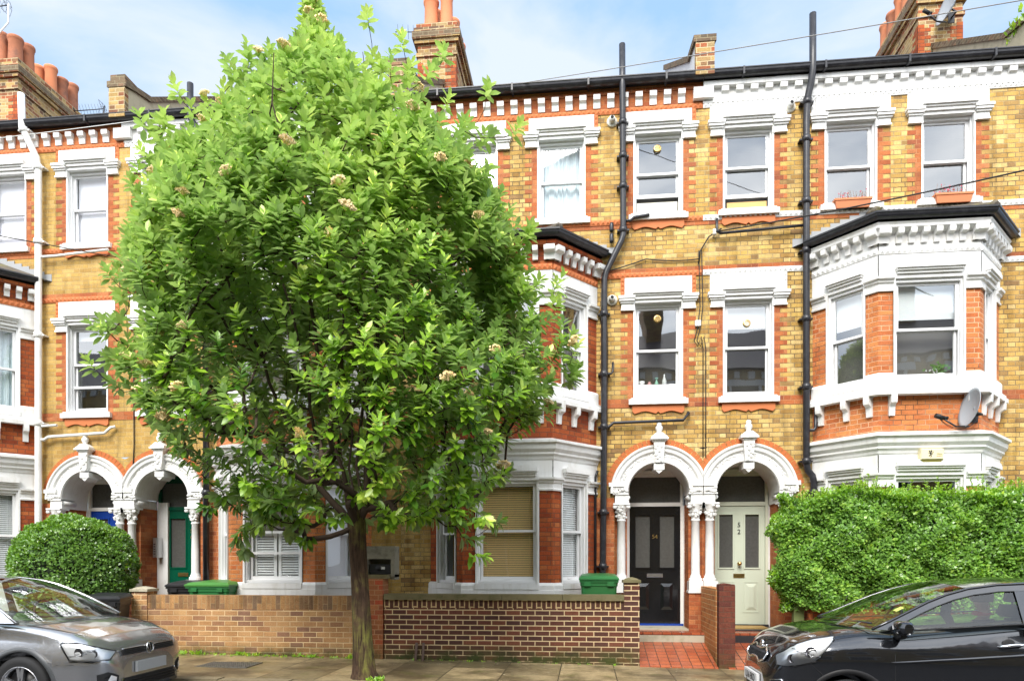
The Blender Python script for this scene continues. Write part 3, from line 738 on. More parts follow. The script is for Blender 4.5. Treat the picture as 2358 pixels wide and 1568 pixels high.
def bay(root, X0, s, spec, rnd):
    pt = spec['painted']; red = M[spec['bayred']]; fr = Fr(mir=s, X0=X0)
    segs = []
    for k in range(3):
        a, b = BAY[k], BAY[k+1]; segs.append((Fr(ox=a[0], oy=a[1], ang=math.atan2(b[1]-a[1], b[0]-a[0]), mir=s, X0=X0), math.hypot(b[0]-a[0], b[1]-a[1])))
    L = segs[0][1]; op = [(.25, .86), (.20, 1.24), (L-.86, L-.25)]
    op = [(.24, L-.19), (.21, 1.23), (.19, L-.24)]
    G, Fz = (1.13, 2.77), (4.20, 5.72)
    B = MB(); Wt = MB()
    for (f, ln), (a, b) in zip(segs, op):
        B.fr = f; Wt.fr = f
        hg = [(a, b, *G), (a, b, *Fz)]
        holes(B, 0, ln, -.2, 2.64, hg); holes(B, 0, ln, 3.30, 5.60, hg)
        holes(Wt, 0, ln, 2.60, 3.40, hg, -.018); holes(Wt, 0, ln, 5.58, 6.12, hg, -.018)
        for h_ in hg: reveal(Wt, h_, -.018, .10)
    B.build('bay_wall', red, root)
    # ---- stucco
    for (a, b), (f, ln) in zip(op, segs):
        for (z0, z1) in (G, Fz):
            c = (a+b)/2; hw = (b-a)/2; Wt.fr = Fr(ox=f.o[0]+c*f.c, oy=f.o[1]+c*f.s, ang=math.atan2(f.s, f.c), mir=s, X0=X0)
            k = hw-.02; hz = z1+.06
            for (za, zb, pr, o) in ((hz, hz+.04, .05, .03), (hz+.04, hz+.07, .08, .015), (hz+.07, hz+.13, .105, 0)): Wt.box(-k+o, k-o, -pr, -.018, za, zb)
            Wt.prism([(-k, hz+.13), (k, hz+.13), (k-.05, hz+.165), (-k+.05, hz+.165)], -.10, -.018)
            Wt.box(-hw, -hw+.03, -.022, .08, z0, z1); Wt.box(hw-.03, hw, -.022, .08, z0, z1); Wt.box(-hw, hw, -.06, .09, z0-.09, z0+.0)
    Wt.fr = fr
    def piece(prof):
        p = BAY; o = op
        q1 = seg_pt(p[0], p[1], o[0][0]); q2 = seg_pt(p[0], p[1], o[0][1]); q3 = seg_pt(p[1], p[2], o[1][0]); q4 = seg_pt(p[1], p[2], o[1][1]); q5 = seg_pt(p[2], p[3], o[2][0]); q6 = seg_pt(p[2], p[3], o[2][1])
        for path in ([p[0], q1], [q2, p[1], q3], [q4, p[2], q5], [q6, p[3]]): Wt.mould(path, prof)
    piece(cap_prof(2.60)); piece(cap_prof(5.53))
    piece([(0,.75),(.045,.75),(.045,1.10),(.03,1.13),(0,1.145)]); piece([(0,4.11),(.045,4.11),(.045,4.27),(.03,4.30),(0,4.315)])
    Wt.mould(BAY, [(0,.45),(.05,.45),(.05,1.03),(.03,1.05),(0,1.06)])
    Wt.mould(BAY, [(.018,3.08),(.035,3.10),(.045,3.14),(.08,3.17),(.08,3.20),(.12,3.25),(.13,3.32),(.17,3.345),(.17,3.385),(.0,3.43)])
    Wt.mould(BAY, [(0,3.965),(.13,3.965),(.13,4.03),(.10,4.05),(.10,4.085),(0,4.125)])
    Wt.build('bay_stucco', M['white'], root)
    Br = MB()
    for (f, ln), pos in zip(segs, ((.16, .58, .94), (.18, 1.26), (.12, .48, .90))):
        Br.fr = f
        for a in pos: Br = MB(f); bracket(Br, a, .085, 3.965, .30, .13); Br.build('sill_bracket', M['white'], root)
    C = MB(); Dt = MB(); Rb = MB()
    for (f, ln) in segs:
        C.fr = f; Dt.fr = f; Rb.fr = f
        Dt.box(0, ln, -.03, -.0, 6.085, 6.175); dogtooth(Dt, 0, ln, 6.09, 6.17, -.03)
        if not pt: Rb.box(-.0, ln, -.022, 0, 6.16, 6.53)
        else: C.box(0, ln, -.024, 0, 6.16, 6.40)
        n = max(2, round(ln/.185))
        for a, w_, pr in [(ln*(k+.5)/n, .085, .13) for k in range(n)]+[(.03, .14, .15), (ln-.03, .14, .15)]:
            Cb = MB(f); bracket(Cb, a, w_, 6.42, .19, pr, -.022); Cb.build('cornice_bracket', M['white'], root)
    C.fr = fr
    if pt: C.mould(BAY, [(.024,6.38),(.10,6.40),(.15,6.43),(.15,6.47),(.17,6.50),(0,6.52)])
    if pt: C.build('bay_cornice', M['white'], root)
    Dt.build('dogtooth_course', M['white'] if pt else M['terra'], root)
    if not pt:
        Rb.fr = fr; Rb.mould(BAY, [(.02,6.42),(.12,6.44),(.14,6.50),(0,6.52)]); Rb.build('red_brick_dressing', M['red_dark'], root)
    g = MB(fr); gp = []
    for k in range(9):
        t = math.pi*k/8; gp.append((.19-.07*math.cos(t), 6.60-.07*math.sin(t)))
    g.mould(BAY, [(.0,6.50),(.10,6.51),(.10,6.60)]+gp+[(.275,6.605),(.275,6.63),(.255,6.63),(.255,6.60)])
    g.build('bay_gutter', M['iron'], root)
    r_ = MB(fr)
    o = .235; e = [(1.75-.32, .0), (2.45-.10, -.8-o), (3.89+.10, -.8-o), (4.59+.32, 0)]
    z0, z1 = 6.615, 7.06; up = [(2.62, .0), (3.72, .0)]
    P3 = lambda p, z: (p[0], p[1], z)
    r_.poly([P3(e[0], z0), P3(e[1], z0), P3(up[0], z1)]); r_.poly([P3(e[1], z0), P3(e[2], z0), P3(up[1], z1), P3(up[0], z1)]); r_.poly([P3(e[2], z0), P3(e[3], z0), P3(up[1], z1)])
    R1 = r_.build('bay_roof', M['rooftile_moss'], root)
    h = MB(fr)
    for a, b in ((e[1], up[0]), (e[2], up[1])):
        h.tube([P3(a, z0+.02), ((a[0]+b[0])/2, (a[1]+b[1])/2, (z0+z1)/2+.03), P3(b, z1+.03)], .05, 8)
        h.lathe([(.06,0),(.075,.03),(.05,.08),(.0,.11)], (a[0], a[1]+.06, z0+.02), 10)
    h.build('hip_tile', M['rooftile_moss'], R1)
    fl = MB(fr); n = 8
    for (a, b) in ((e[0], up[0]), (e[3], up[1])):
        for k in range(n):
            u0 = a[0]+(b[0]-a[0])*k/n; u1 = a[0]+(b[0]-a[0])*(k+1)/n; zz = z0+(z1-z0)*(k+.5)/n
            fl.box(min(u0,u1), max(u0,u1), -.012, 0, zz-.03, zz+.10)
    fl.box(up[0][0], up[1][0], -.012, 0, z1-.03, z1+.055)
    fl.build('lead_flashing', M['lead'], root)
    # ---- windows
    ws = spec['bay']
    for i, ((f, ln), (a, b)) in enumerate(zip(segs, op)):
        c = (a+b)/2; f2 = Fr(ox=f.o[0]+c*f.c, oy=f.o[1]+c*f.s, ang=math.atan2(f.s, f.c), mir=s, X0=X0)
        for fl_, (z0, z1) in (('G', G), ('F', Fz)):
            kw = dict(ws.get(fl_+str(i), ws.get(fl_, {})))
            kw.setdefault('roomd', .12); window(root, f2, b-a-.06, z0, z1, rec=.05, ymax=1, **kw)
    # rooms behind the bay: floor and ceiling slabs so that no light leaks between storeys
    rm = MB(fr); rm.zprism([(1.82,.02),(2.50,-.72),(3.84,-.72),(4.52,.02)][::1], 3.0, 3.9); rm.zprism([(1.82,.02),(2.50,-.72),(3.84,-.72),(4.52,.02)], 5.9, 6.4)
    rm.box(1.76, 4.58, .9, 1.0, 0, 6.5); rm.box(1.70, 1.76, 0.01, 1.0, 0, 6.5); rm.box(4.58, 4.64, .01, 1.0, 0, 6.5)
    rm.build('floor_slab', M['room'], root)
M['voussoir'] = plain('red_voussoir_brick', (.56,.16,.045), .8, var=.3, scale=14)
M['sage'] = plain('sage_door_paint', (.50,.55,.44), .35, var=.02)
M['sagef'] = plain('sage_frame_paint', (.56,.59,.47), .4, var=.02)
M['black'] = plain('black_gloss_paint', (.009,.009,.010), .12, var=0, spec=.6)
M['green'] = plain('green_gloss_paint', (.0,.070,.036), .25, var=.03)
M['blue'] = plain('blue_gloss_paint', (.01,.05,.30), .25, var=.03)
M['blackstone'] = plain('dark_tile', (.04,.04,.045), .3, var=.2)
M['porchwhite'] = plain('porch_frame_paint', (.80,.79,.76), .35, var=.03)
M['redtile'] = brickmat('red_quarry_tile', [(.42,.10,.045),(.50,.14,.06),(.36,.085,.04),(.46,.15,.08)], (.07,.035,.025), h=.152, pitch=.152, split=1, joint=.010, wob=.0, dirt=(.55,.45,.4), dirtamt=.5, rough=.22, stack=True)
# ------------------------------------------------------------ houses
numg = M['brass']; numb = M['dark']
house('terrace_house', 1.93, 1, dict(label='terrace house with white painted cornice and sage green front door, hedge before its bay', painted=True, brick=M['yellow'], red='red', bayred='red_orange',
    door=dict(frame=M['sagef'], mat=M['sage'], panes=((-.335,-.105),(.105,.335)), low=((-.32,-.09),(.09,.32)), lb=(.095, M['brass']), knob=True, num=(('5', 0, 2.12, .115, numb), ('2', 0, 2.00, .115, numb)), thr=M['blackstone']),
    windows=dict(A2=dict(rail=8.02, raise_=.22), B2=dict(rail=7.93), C2=dict(rail=7.93), A1=dict(rail=5.03, blind=.22)),
    bay=dict(F=dict(rail=4.97, blind=.33), G=dict(inside='dark')), step=M['blackstone'], steptop=M['redtile'], parapets=((5.115, True),)))
h52 = [o for o in bpy.data.objects if o.name.startswith('terrace_house') and o.parent is None][-1]
h54 = house('terrace_house', 1.93, -1, dict(label='terrace house of yellow and red brick with black front door, right of the street tree', painted=False, brick=M['yellow'], red='red', bayred='red_dark',
    door=dict(frame=M['porchwhite'], mat=M['black'], panes=((-.335,-.085),(.085,.335)), low=((-.33,-.08),(.08,.33)), lb=(.14, M['steel']), num=(('54', 0, 1.92, .10, numg),), thr=M['blue']),
    windows=dict(A2=dict(rail=8.0, raise_=.30), B2=dict(rail=7.95, content='curtain'), C2=dict(), A1=dict(rail=5.03, panel=.16)),
    bay=dict(F=dict(rail=4.97), G1=dict(rail=1.97, content='slats'), G0=dict(rail=1.97, content='slatsw'), G2=dict(inside='dark')), step=M['stone'], steptop=M['redtile'], parapets=((0, False),), parapet_mat=M['white']))
h56 = house('terrace_house', -8.30, 1, dict(label='terrace house with dark green front door and white bay shutters, mostly behind the tree', painted=True, brick=M['yellow_dull'], red='red', bayred='red_orange',
    door=dict(frame=M['green'], mat=M['green'], panes=((-.25,.05),), low=(), lb=(.10, M['brass']), knob=False, num=(('5', .17, 2.06, .10, numg), ('6', .17, 1.95, .10, numg)), thr=M['blackstone']),
    windows=dict(A2=dict(), B2=dict(), C2=dict(), A1=dict()),
    bay=dict(F=dict(), G1=dict(rail=1.97, content='shutter', upvc=True), G0=dict(), G2=dict(content='net')), step=M['stone'], steptop=M['redtile'], parapets=((5.115, False),)))
h58 = house('terrace_house', -8.30, -1, dict(label='dull yellow brick terrace house with white drainpipe and blue front door, at the left edge', painted=False, brick=M['yellow_dull'], red='red', bayred='red_dark',
    door=dict(frame=M['porchwhite'], mat=M['blue'], panes=((-.33,-.08),(.08,.33)), low=((-.33,-.08),(.08,.33)), lb=(.10, M['brass']), num=(), thr=M['blackstone']),
    windows=dict(A2=dict(rail=7.95, content='net'), B2=dict(rail=7.95, content='net', raise_=.2), C2=dict(), A1=dict(rail=5.1, upvc=True, blind=.1)),
    bay=dict(F0=dict(content='curtain'), F=dict(content='curtain'), G=dict(content='slatsw')), step=M['stone'], steptop=M['redtile'], parapets=((0, True),)))
chimney(h52, 7.045, 6, .37, 3, .8); chimney(h54, -3.185, 6, .37, 8, .9); chimney(h58, -13.415, 6, .36, 5, .35)
for nm, (z,) in (): pass
A1 = lambda X0, s: Fr(ox=.73, mir=s, X0=X0)
def kid(root, name, k=0):
    c = sorted([o for o in root.children if o.name.split('.')[0] == name], key=lambda o: o.name); return c[k]
wins54 = [o for o in h54.children if o.name.startswith('window') and o.name.split('.')[0] == 'window']
wins52 = [o for o in h52.children if o.name.split('.')[0] == 'window']
fan(A1(1.93, -1), 0, 8.42, .10, wins54[0]); fan(A1(1.93, -1), .0, 5.56, .10, wins54[3]); fan(A1(1.93, 1), .0, 5.43, .10, wins52[3])

# ------------------------------------------------------------ drainpipes, soil pipes and wires fixed to the walls
def pipe(root, path, r, mat, name='drainpipe', clamps=()):
    m = MB(); m.tube(path, r, 10); o = m.build(name, M[mat], root)
    for z in clamps:
        c = MB()
        # find point at height z
        for a, b in zip(path[:-1], path[1:]):
            if min(a[2], b[2]) <= z <= max(a[2], b[2]) and abs(a[2]-b[2]) > .01:
                t = (z-a[2])/(b[2]-a[2]); p = [a[i]+(b[i]-a[i])*t for i in range(3)]
                c.lathe([(r*1.0,-.05),(r*1.28,-.045),(r*1.28,.045),(r*1.0,.05)], (p[0], p[1], z), 10); c.box(p[0]-r*1.9, p[0]+r*1.9, p[1], -.0, z-.012, z+.012); c.build('pipe_collar', M[mat], o); break
    return o
p = pipe(h54, [(.60,-.17,10.02),(.605,-.17,9.3),(.61,-.14,9.0),(.62,-.12,7.0),(.62,-.12,6.90),(.59,-.12,6.80),(.34,-.12,6.30),(.31,-.12,6.18),(.305,-.12,5.6),(.305,-.12,3.6),(.28,-.12,1.0),(.28,-.12,.1)], .052, 'iron', clamps=(8.75,8.2,7.7,6.98,5.6,4.6,3.72,2.3,1.4))
m = MB(); m.tube([(.62,-.12,7.13),(.74,-.12,7.13),(.80,-.10,7.19),(1.05,-.10,7.22)], .024, 8); m.build('waste_pipe', M['iron'], p); m = MB(); m.tube([(.31,-.12,4.60),(.42,-.12,4.60),(.45,-.1,4.64),(.45,-.1,4.80)], .018, 8)
m.build('waste_pipe', M['iron'], p); m = MB(); m.tube([(.30,-.12,3.72),(.38,-.11,3.72),(.46,-.10,3.79),(1.60,-.10,3.81),(1.69,-.08,3.93),(1.69,.0,3.95)], .026, 8); m.build('waste_pipe', M['iron'], p)
m = MB(); m.tube([(.20,-.06,3.0),(.16,-.06,2.9),(.16,-.06,.3)], .022, 6); m.build('service_pipe', M['iron'], h54)
p = pipe(h52, [(3.62,-.20,10.25),(3.62,-.20,9.35),(3.60,-.17,9.15),(3.56,-.12,8.95),(3.545,-.12,8.6),(3.545,-.12,3.05),(3.57,-.12,2.95),(3.64,-.12,2.86),(3.66,-.12,2.78),(3.66,-.12,.1)], .055, 'iron', clamps=(8.9,8.3,7.3,6.5,5.4,4.3,3.1,2.6))
m = MB(); m.tube([(3.55,-.1,6.92),(2.20,-.09,6.86),(2.14,-.09,6.90),(2.14,-.09,7.10)], .024, 8); m.build('waste_pipe', M['iron'], p); m = MB(); m.tube([(3.55,-.12,3.60),(3.66,-.12,3.60),(3.69,-.12,3.64),(3.69,-.12,3.92)], .028, 8); m.build('waste_pipe', M['iron'], p)
p = pipe(h58, [(-10.17,-.20,9.95),(-10.15,-.20,9.35),(-10.1,-.18,9.22),(-9.93,-.13,8.82),(-9.90,-.12,8.6),(-9.90,-.12,2.0),(-9.90,-.12,.1)], .058, 'ironw', clamps=(9.3,8.65,7.3,5.6,4.0))
m = MB(); m.tube([(-9.90,-.12,7.02),(-9.6,-.1,7.03),(-8.55,-.1,7.10)], .024, 8); m.build('waste_pipe', M['ironw'], p); m = MB(); m.tube([(-9.9,-.12,3.94),(-9.55,-.1,3.96)], .024, 8); m.build('waste_pipe', M['ironw'], p); m = MB(); m.tube([(-9.9,-.12,3.70),(-9.8,-.1,3.70),(-9.72,-.1,3.75),(-8.62,-.1,3.80),(-8.52,-.08,3.90),(-8.45,-.05,3.92)], .028, 8); m.build('waste_pipe', M['ironw'], p)
pipe(h56, [(-6.93,-.20,9.9),(-6.93,-.20,9.3),(-6.72,-.12,8.9),(-6.68,-.12,8.6),(-6.68,-.12,.1)], .055, 'iron', clamps=(8.7,6.5,4.5,2.7))
def sag(a, b, s_, n=14): return [(a[0]+(b[0]-a[0])*k/n, a[1]+(b[1]-a[1])*k/n, a[2]+(b[2]-a[2])*k/n - s_*4*(k/n)*(1-k/n)) for k in range(n+1)]
m = MB()
for dx in (0, .045):
    m.tube([(1.86+dx,-.03,6.62),(1.87+dx,-.03,6.2),(1.88+dx,-.03,5.7),(1.84+dx,-.04,5.35),(1.78+dx,-.05,5.12),(1.84+dx,-.05,5.03),(1.90+dx,-.03,5.2),(1.93+dx,-.02,5.0),(1.93+dx,-.02,4.0),(1.93+dx,-.02,3.2)], .008, 5)
m.tube([(2.22,-.06,6.95),(2.02,-.05,6.83),(1.88,-.04,6.6),(1.86,-.03,6.4)], .012, 5); m.tube(sag((.33,-.04,6.33),(1.0,-.03,6.52),.01)+sag((1.0,-.03,6.52),(1.86,-.03,6.48),.03), .010, 5)
m.tube([(.36,-.02,6.3),(.33,-.02,5.9),(.37,-.02,5.2),(.36,-.02,4.2),(.36,-.02,3.8)], .006, 5)
m.build('wall_cable', M['cable'], h54)
m = MB(); m.tube([(-8.12,-.02,7.0),(-8.10,-.02,6.2),(-8.12,-.02,5.0),(-8.11,-.02,3.6),(-8.13,-.02,3.2)], .010, 5); m.tube([(-8.30,-.02,7.0),(-8.28,-.02,6.3),(-8.22,-.02,5.3)], .006, 5); m.build('wall_cable', M['cable'], h56)
m = MB(); m.box(1.80, 1.89, -.06, 0, 5.37, 5.46); m.build('junction_box', M['white'], h54)

def wall_lamp(x, z, label):
    e = empty('security_lamp', (x, 0, z), label, 'wall lamp', 'round white wall lamps')
    m = MB(Fr(ox=x, oy=0, oz=z)); m.lathe([(0,-.03),(.085,-.03),(.09,-.015),(.09,0)], (0,0,0), 20, 'y'); m.build('back_plate', M['cream'], e)
    m = MB(Fr(ox=x, oy=0, oz=z)); m.lathe([(0,-.13),(.03,-.125),(.05,-.10),(.055,-.06),(.05,-.03)], (0,0,.01), 16, 'y'); m.build('lamp_cover', M['ironw'], e)
    m = MB(Fr(ox=x, oy=0, oz=z)); m.lathe([(0,-.135),(.026,-.13),(.03,-.12)], (0,0,.015), 12, 'y'); m.build('lens', M['dark'], e)
wall_lamp(.44, 8.85, 'round white wall lamp up beside the top-floor window right of the curtained one')
wall_lamp(.44, 5.86, 'round white wall lamp beside the window with bottles, next to the black pipe')
wall_lamp(3.32, 8.90, 'small round white lamp under the painted white cornice beside a black soil pipe')

# ------------------------------------------------------------ overhead cables
def cable(name, path, r, mat, label, cat='cable'):
    m = MB(); m.tube(path, r, 5); o = m.build(name, M[mat]); tag(o, label, cat); return o

cable('overhead_cable', sag((-1.9,.1,9.62),(6.28,-3,8.2),.02), .007, 'cablew', 'long thin grey cable rising across the sky to the upper right corner')
cable('overhead_cable', sag((2.1,-.06,6.90),(6.28,-3,6.30),.06), .011, 'cable', 'black cable from the wall between the houses, crossing the right flower troughs and bay')
cable('overhead_cable', sag((-8.38,-.05,6.97),(-9.35,-3,6.26),.01), .008, 'cable', 'black cable crossing the white drainpipe below the upper windows at the left edge')
cable('overhead_cable', sag((-7.35,-.28,9.29),(-9.35,-3,7.25),.01), .006, 'ironw', 'pale thin cable running along the black gutter at the upper left')
m = MB(); m.lathe([(0,0),(.03,0),(.035,.03),(.02,.05),(.035,.07),(.02,.1),(0,.1)], (2.10,-.10,6.83), 10); m.box(2.085,2.115,-.1,0,6.84,6.86); tag(m.build('cable_insulator', M['cream'], org=(2.1,0,6.83)), 'small cream insulator where the black cable meets the wall below a top-floor sill', 'insulator')
for z in (6.80, 6.98):
    m = MB(); m.lathe([(0,0),(.032,.0),(.036,.03),(.036,.12),(.028,.15),(0,.15)], (.43,-.07,z), 12); m.box(.42,.44,-.07,0,z+.05,z+.07)
    tag(m.build('cable_insulator', M['iron'], org=(.43,0,z)), ('lower' if z < 6.9 else 'upper')+' black insulator of the pair beside the kinked soil pipe', 'insulator', 'black insulators by the soil pipe')

# ------------------------------------------------------------ ground
def g(x): return -.012*(x+2.5)
def slabmat():
    t = NT('paving_slabs'); P = t.pos(); b = t.n('ShaderNodeTexBrick'); b.offset = .5
    mp = t.n('ShaderNodeMapping'); mp.inputs['Rotation'].default_value = (0,0,R(90)); mp.inputs['Location'].default_value = (.1,.35,0); t.l(P, mp.inputs[0]); t.l(mp.outputs[0], b.inputs['Vector'])
    b.inputs['Scale'].default_value = 1; b.inputs['Brick Width'].default_value = .90; b.inputs['Row Height'].default_value = .75; b.inputs['Mortar Size'].default_value = .008
    b.inputs['Color1'].default_value = (.46,.35,.19,1); b.inputs['Color2'].default_value = (.19,.15,.08,1); b.inputs['Mortar'].default_value = (.055,.05,.03,1); b.inputs['Bias'].default_value = 0
    n = t.noise(P, 1.1, 6, .65); n2 = t.noise(P, 26, 5, .7)
    c = t.mix(t.step(n, .44, .62), b.outputs['Color'], (.15,.105,.05), 'MIX') if False else b.outputs['Color']
    c = t.mix(t.math('MULTIPLY', t.step(n, .42, .60), .85), c, (.080,.058,.030))
    c = t.mix(t.math('MULTIPLY', t.step(t.noise(P, 2.3, 6, .7), .55, .7), .6), c, (.11,.12,.025))
    c = t.mix(.6, c, t.ramp(n2, [(.35,(.5,.5,.5)),(.65,(1.1,1.1,1.1))]), 'MULTIPLY')
    wet = t.step(t.noise(P, 1.6, 4), .45, .6)
    t.bsdf(c, t.mix(wet, (.55,.55,.55), (.3,.3,.3)), bump=t.math('ADD', t.math('MULTIPLY', b.outputs['Fac'], -1.0), t.math('MULTIPLY', n2, .3)), bstr=.5, bdist=.01, spec=.4)
    return t.m
M['slabs'] = slabmat()
M['asphalt'] = plain('asphalt', (.055,.055,.06), .6, var=.3, scale=3, bump=.6)
M['kerb'] = plain('granite_kerb', (.25,.20,.12), .7, var=.25, scale=6, dirt=(.10,.09,.05), dirtamt=.7)
M['soil'] = plain('garden_soil', (.075,.06,.045), .95, var=.3, scale=8, bump=1, dirt=(.05,.08,.02), dirtamt=.7)
M['gardenconc'] = plain('garden_concrete', (.24,.22,.18), .8, var=.2, scale=5, dirt=(.08,.09,.03), dirtamt=.6)
def sheet(name, x0, x1, y0, y1, z, mat):
    m = MB(); n = 20
    for k in range(n):
        a, b = x0+(x1-x0)*k/n, x0+(x1-x0)*(k+1)/n; ga, gb = (g(max(-16,min(14,a))), g(max(-16,min(14,b))))
        m.poly([(a,y0,z+ga),(b,y0,z+gb),(b,y1,z+gb),(a,y1,z+ga)])
    return struct(m.build(name, mat))
m = MB(); m.box(-600,600,-600,600,-2.2,-.8); struct(m.build('ground', M['soil']))
sheet('road', -60, 60, -13.6, -3.68, -.13, M['asphalt'])
sheet('pavement', -60, 60, -3.5, -1.49, 0, M['slabs'])
sheet('pavement_opposite', -60, 60, -17.0, -13.6, 0, M['slabs'])
for (ya, yb, nm) in ((-3.68, -3.5, 'kerb'), (-13.7, -13.58, 'kerb')):
    m = MB(); L = .9
    for k in range(-20, 20):
        a = k*L; z = g(max(-16,min(14,a+.45))); m.box(a+.004, a+L-.004, ya, yb, z-.3, z+.004)
    struct(m.build(nm, M['kerb']))
for a_, b_ in ((-14, -9.8), (-7.2, .78), (3.16, 14)): sheet('garden_ground', a_, b_, -1.49, 0.0, .10, M['gardenconc'])
# iron cover in the pavement
m = MB(); x0, y0 = -5.35, -2.75; zz = g(-5)+.004
m.box(x0, x0+.75, y0, y0+.5, zz-.02, zz+.003); M['grey'] = plain('worn_cast_iron', (.16,.155,.14), .5, .4, var=.3, scale=30, dirt=(.2,.2,.08), dirtamt=.5)
for i in range(12):
    for j in range(8): m.box(x0+.03+i*.06, x0+.06+i*.06, y0+.03+j*.058, y0+.058+j*.058, zz+.003, zz+.009, skip='d')
o = m.build('access_cover', M['grey'], org=(x0, y0, zz)); tag(o, 'rectangular ribbed iron cover set in the pavement between the grey car and the tree', 'access cover')

# ------------------------------------------------------------ front garden walls
def gwall(name, x0, x1, ztop, sold, body, soldm, cope, label, pier=(), y0=-1.5, y1=-1.29):
    e = empty(name, ((x0+x1)/2, (y0+y1)/2, g((x0+x1)/2)), label, 'garden wall', 'front garden walls')
    zc = ztop-(.085 if cope else 0); m = MB(); m.box(x0, x1, y0, y1, -.3, zc-sold, skip='u'); m.build('wall_courses', body, e)
    m = MB(); n = int((x1-x0)/.0755)
    m.box(x0, x1, y0-.003, y1+.003, zc-sold, zc); m.build('soldier_course', soldm, e)
    if cope:
        m = MB(); n = 4
        for k in range(n):
            a, b = x0+(x1-x0)*k/n, x0+(x1-x0)*(k+1)/n
            m.box(a+.003, b-.003, y0-.04, y1+.04, zc, zc+.05); m.prism([(a+.003, zc+.05), (b-.003, zc+.05), (b-.003, zc+.085), (a+.003, zc+.085)], y0-.03, y1+.03)
        m.build('coping', M['mossstone'], e)
    for (a, b, zt, pm, capm) in pier:
        m = MB(); m.box(a, b, y0-.02, y1+.03, -.3, zt-.05); m.build('pier', pm, e); m = MB()
        m.box(a-.02, b+.02, y0-.045, y1+.05, zt-.05, zt-.01); m.lathe([((b-a)*.72, zt-.012), ((b-a)*.5, zt+.012), (.02, zt+.03)], ((a+b)/2, (y0+y1)/2, 0), 4, arc=(R(45), R(405))); m.build('pier_cap', capm, e)
    return e
gwall('garden_wall', -7.10, -3.42, .955, .21, M['garden_buff'], M['garden_buff_soldier'], False, 'low buff brick garden wall with a soldier course top, left of the tree', pier=((-7.12,-6.86,1.06,M['garden_buff'],M['stone']),))
gwall('garden_wall', -3.04, .56, .99, .12, M['garden_brown'], M['garden_brown_soldier'], True, 'low dark brown brick garden wall with thick pale mortar and mossy coping', pier=((.56,.78,1.22,M['garden_brown'],M['mossstone']),))
M['pierbrick'] = brickmat('weathered_pier_brick', [(.34,.12,.05),(.44,.17,.07),(.26,.10,.05),(.48,.09,.04)], (.40,.22,.11), dirt=(.3,.25,.18), dirtamt=.8, moss=.8, mossz=(.05,.35))
e = empty('brick_pier', (-3.23, -1.35, 0), 'tall weathered red brick pier right behind the tree trunk', 'brick pier')
m = MB(); m.box(-3.40,-3.055,-1.53,-1.22,-.3,1.22); m.build('pier_body', M['pierbrick'], e)
m = MB(); m.box(-3.40,-3.0,-1.50,-1.18,1.22,1.28); m.build('pier_cap', M['mossstone'], e)
e = empty('meter_box', (-3.15, -1.3, 1.28), 'stained concrete meter box with dark recess standing on the brick pier by the tree', 'meter box')
m = MB(); m.box(-3.40,-2.93,-1.30,-1.05,1.52,1.72); m.box(-3.40,-3.36,-1.32,-1.05,1.28,1.52); m.box(-2.99,-2.93,-1.32,-1.05,1.20,1.52); m.box(-3.36,-2.99,-1.14,-1.05,1.28,1.52); m.box(-3.42,-2.93,-1.34,-1.05,1.24,1.28); m.build('housing', plain('sooty_concrete', (.26,.24,.18), .85, var=.3, scale=8, dirt=(.05,.05,.035), dirtamt=.9, dscale=5), e)
m = MB(); m.box(-3.34,-3.01,-1.26,-1.15,1.29,1.44); m.lathe([(0,-.02),(.045,-.02),(.045,0)], (-3.2,-1.26,1.38), 12, 'y'); m.build('meter', M['dark'], e)
m = MB(); m.box(-3.20,-3.10,-1.27,-1.255,1.36,1.40); m.build('meter_label', M['white'], e)
e = empty('dividing_wall', (2.0,-.8,0), 'narrow orange brick wall running back between the two tiled paths, with dark front pier', 'garden wall', 'front garden walls')
M['divbrick'] = brickmat('orange_dividing_brick', [(.52,.22,.08),(.58,.27,.10),(.42,.17,.07)], (.50,.34,.17), h=.0755, pitch=.2165, split=1, joint=.013, dirt=(.4,.35,.2), dirtamt=.6, moss=.9, mossz=(0,.3))
M['divdark'] = brickmat('dark_dividing_brick', [(.13,.035,.025),(.17,.05,.03),(.10,.03,.025)], (.10,.06,.04), h=.0755, pitch=.2165, split=1, joint=.006, dirt=(.4,.35,.25), dirtamt=.6, moss=1, mossz=(-.02,.2))
m = MB(); m.box(1.885,2.05,-1.40,-.1,-.3,1.08); m.build('wall_courses', M['divbrick'], e)
m = MB(); m.box(1.90,2.125,-1.575,-1.36,-.3,1.12); m.prism([(1.90,1.12),(2.125,1.12),(2.12,1.15),(2.01,1.165),(1.905,1.15)],-1.575,-1.36); m.build('front_pier', M['divdark'], e)
e = gwall('garden_wall', 3.16, 8.2, .93, .10, M['red_dark'], M['red_dark'], False, 'low red brick garden wall beneath the hedge, behind the black car')
# paths
def slope(name, x0, x1, mat):
    m = MB(); m.poly([(x0,-1.62,g(x0)+.012),(x1,-1.62,g(x1)+.012),(x1,-.40,.195),(x0,-.40,.195)]); m.poly([(x0,-1.62,g(x0)-.1),(x1,-1.62,g(x1)-.1),(x1,-1.62,g(x1)+.012),(x0,-1.62,g(x0)+.012)])
    o = struct(m.build(name, mat)); return o
m = MB()
slope('path', .78, 1.885, M['redtile']); slope('path', 2.03, 3.16, M['redtile'])
slope('path', -9.8, -7.2, M['gardenconc'])
m = MB(); m.box(2.30,3.02,.10,.56,.366,.385); o = m.build('doormat', plain('coir_mat', (.50,.33,.12), .95, var=.3, scale=40, bump=1), org=(2.6,.3,.366)); tag(o, 'yellow coir doormat before the sage green door', 'doormat')
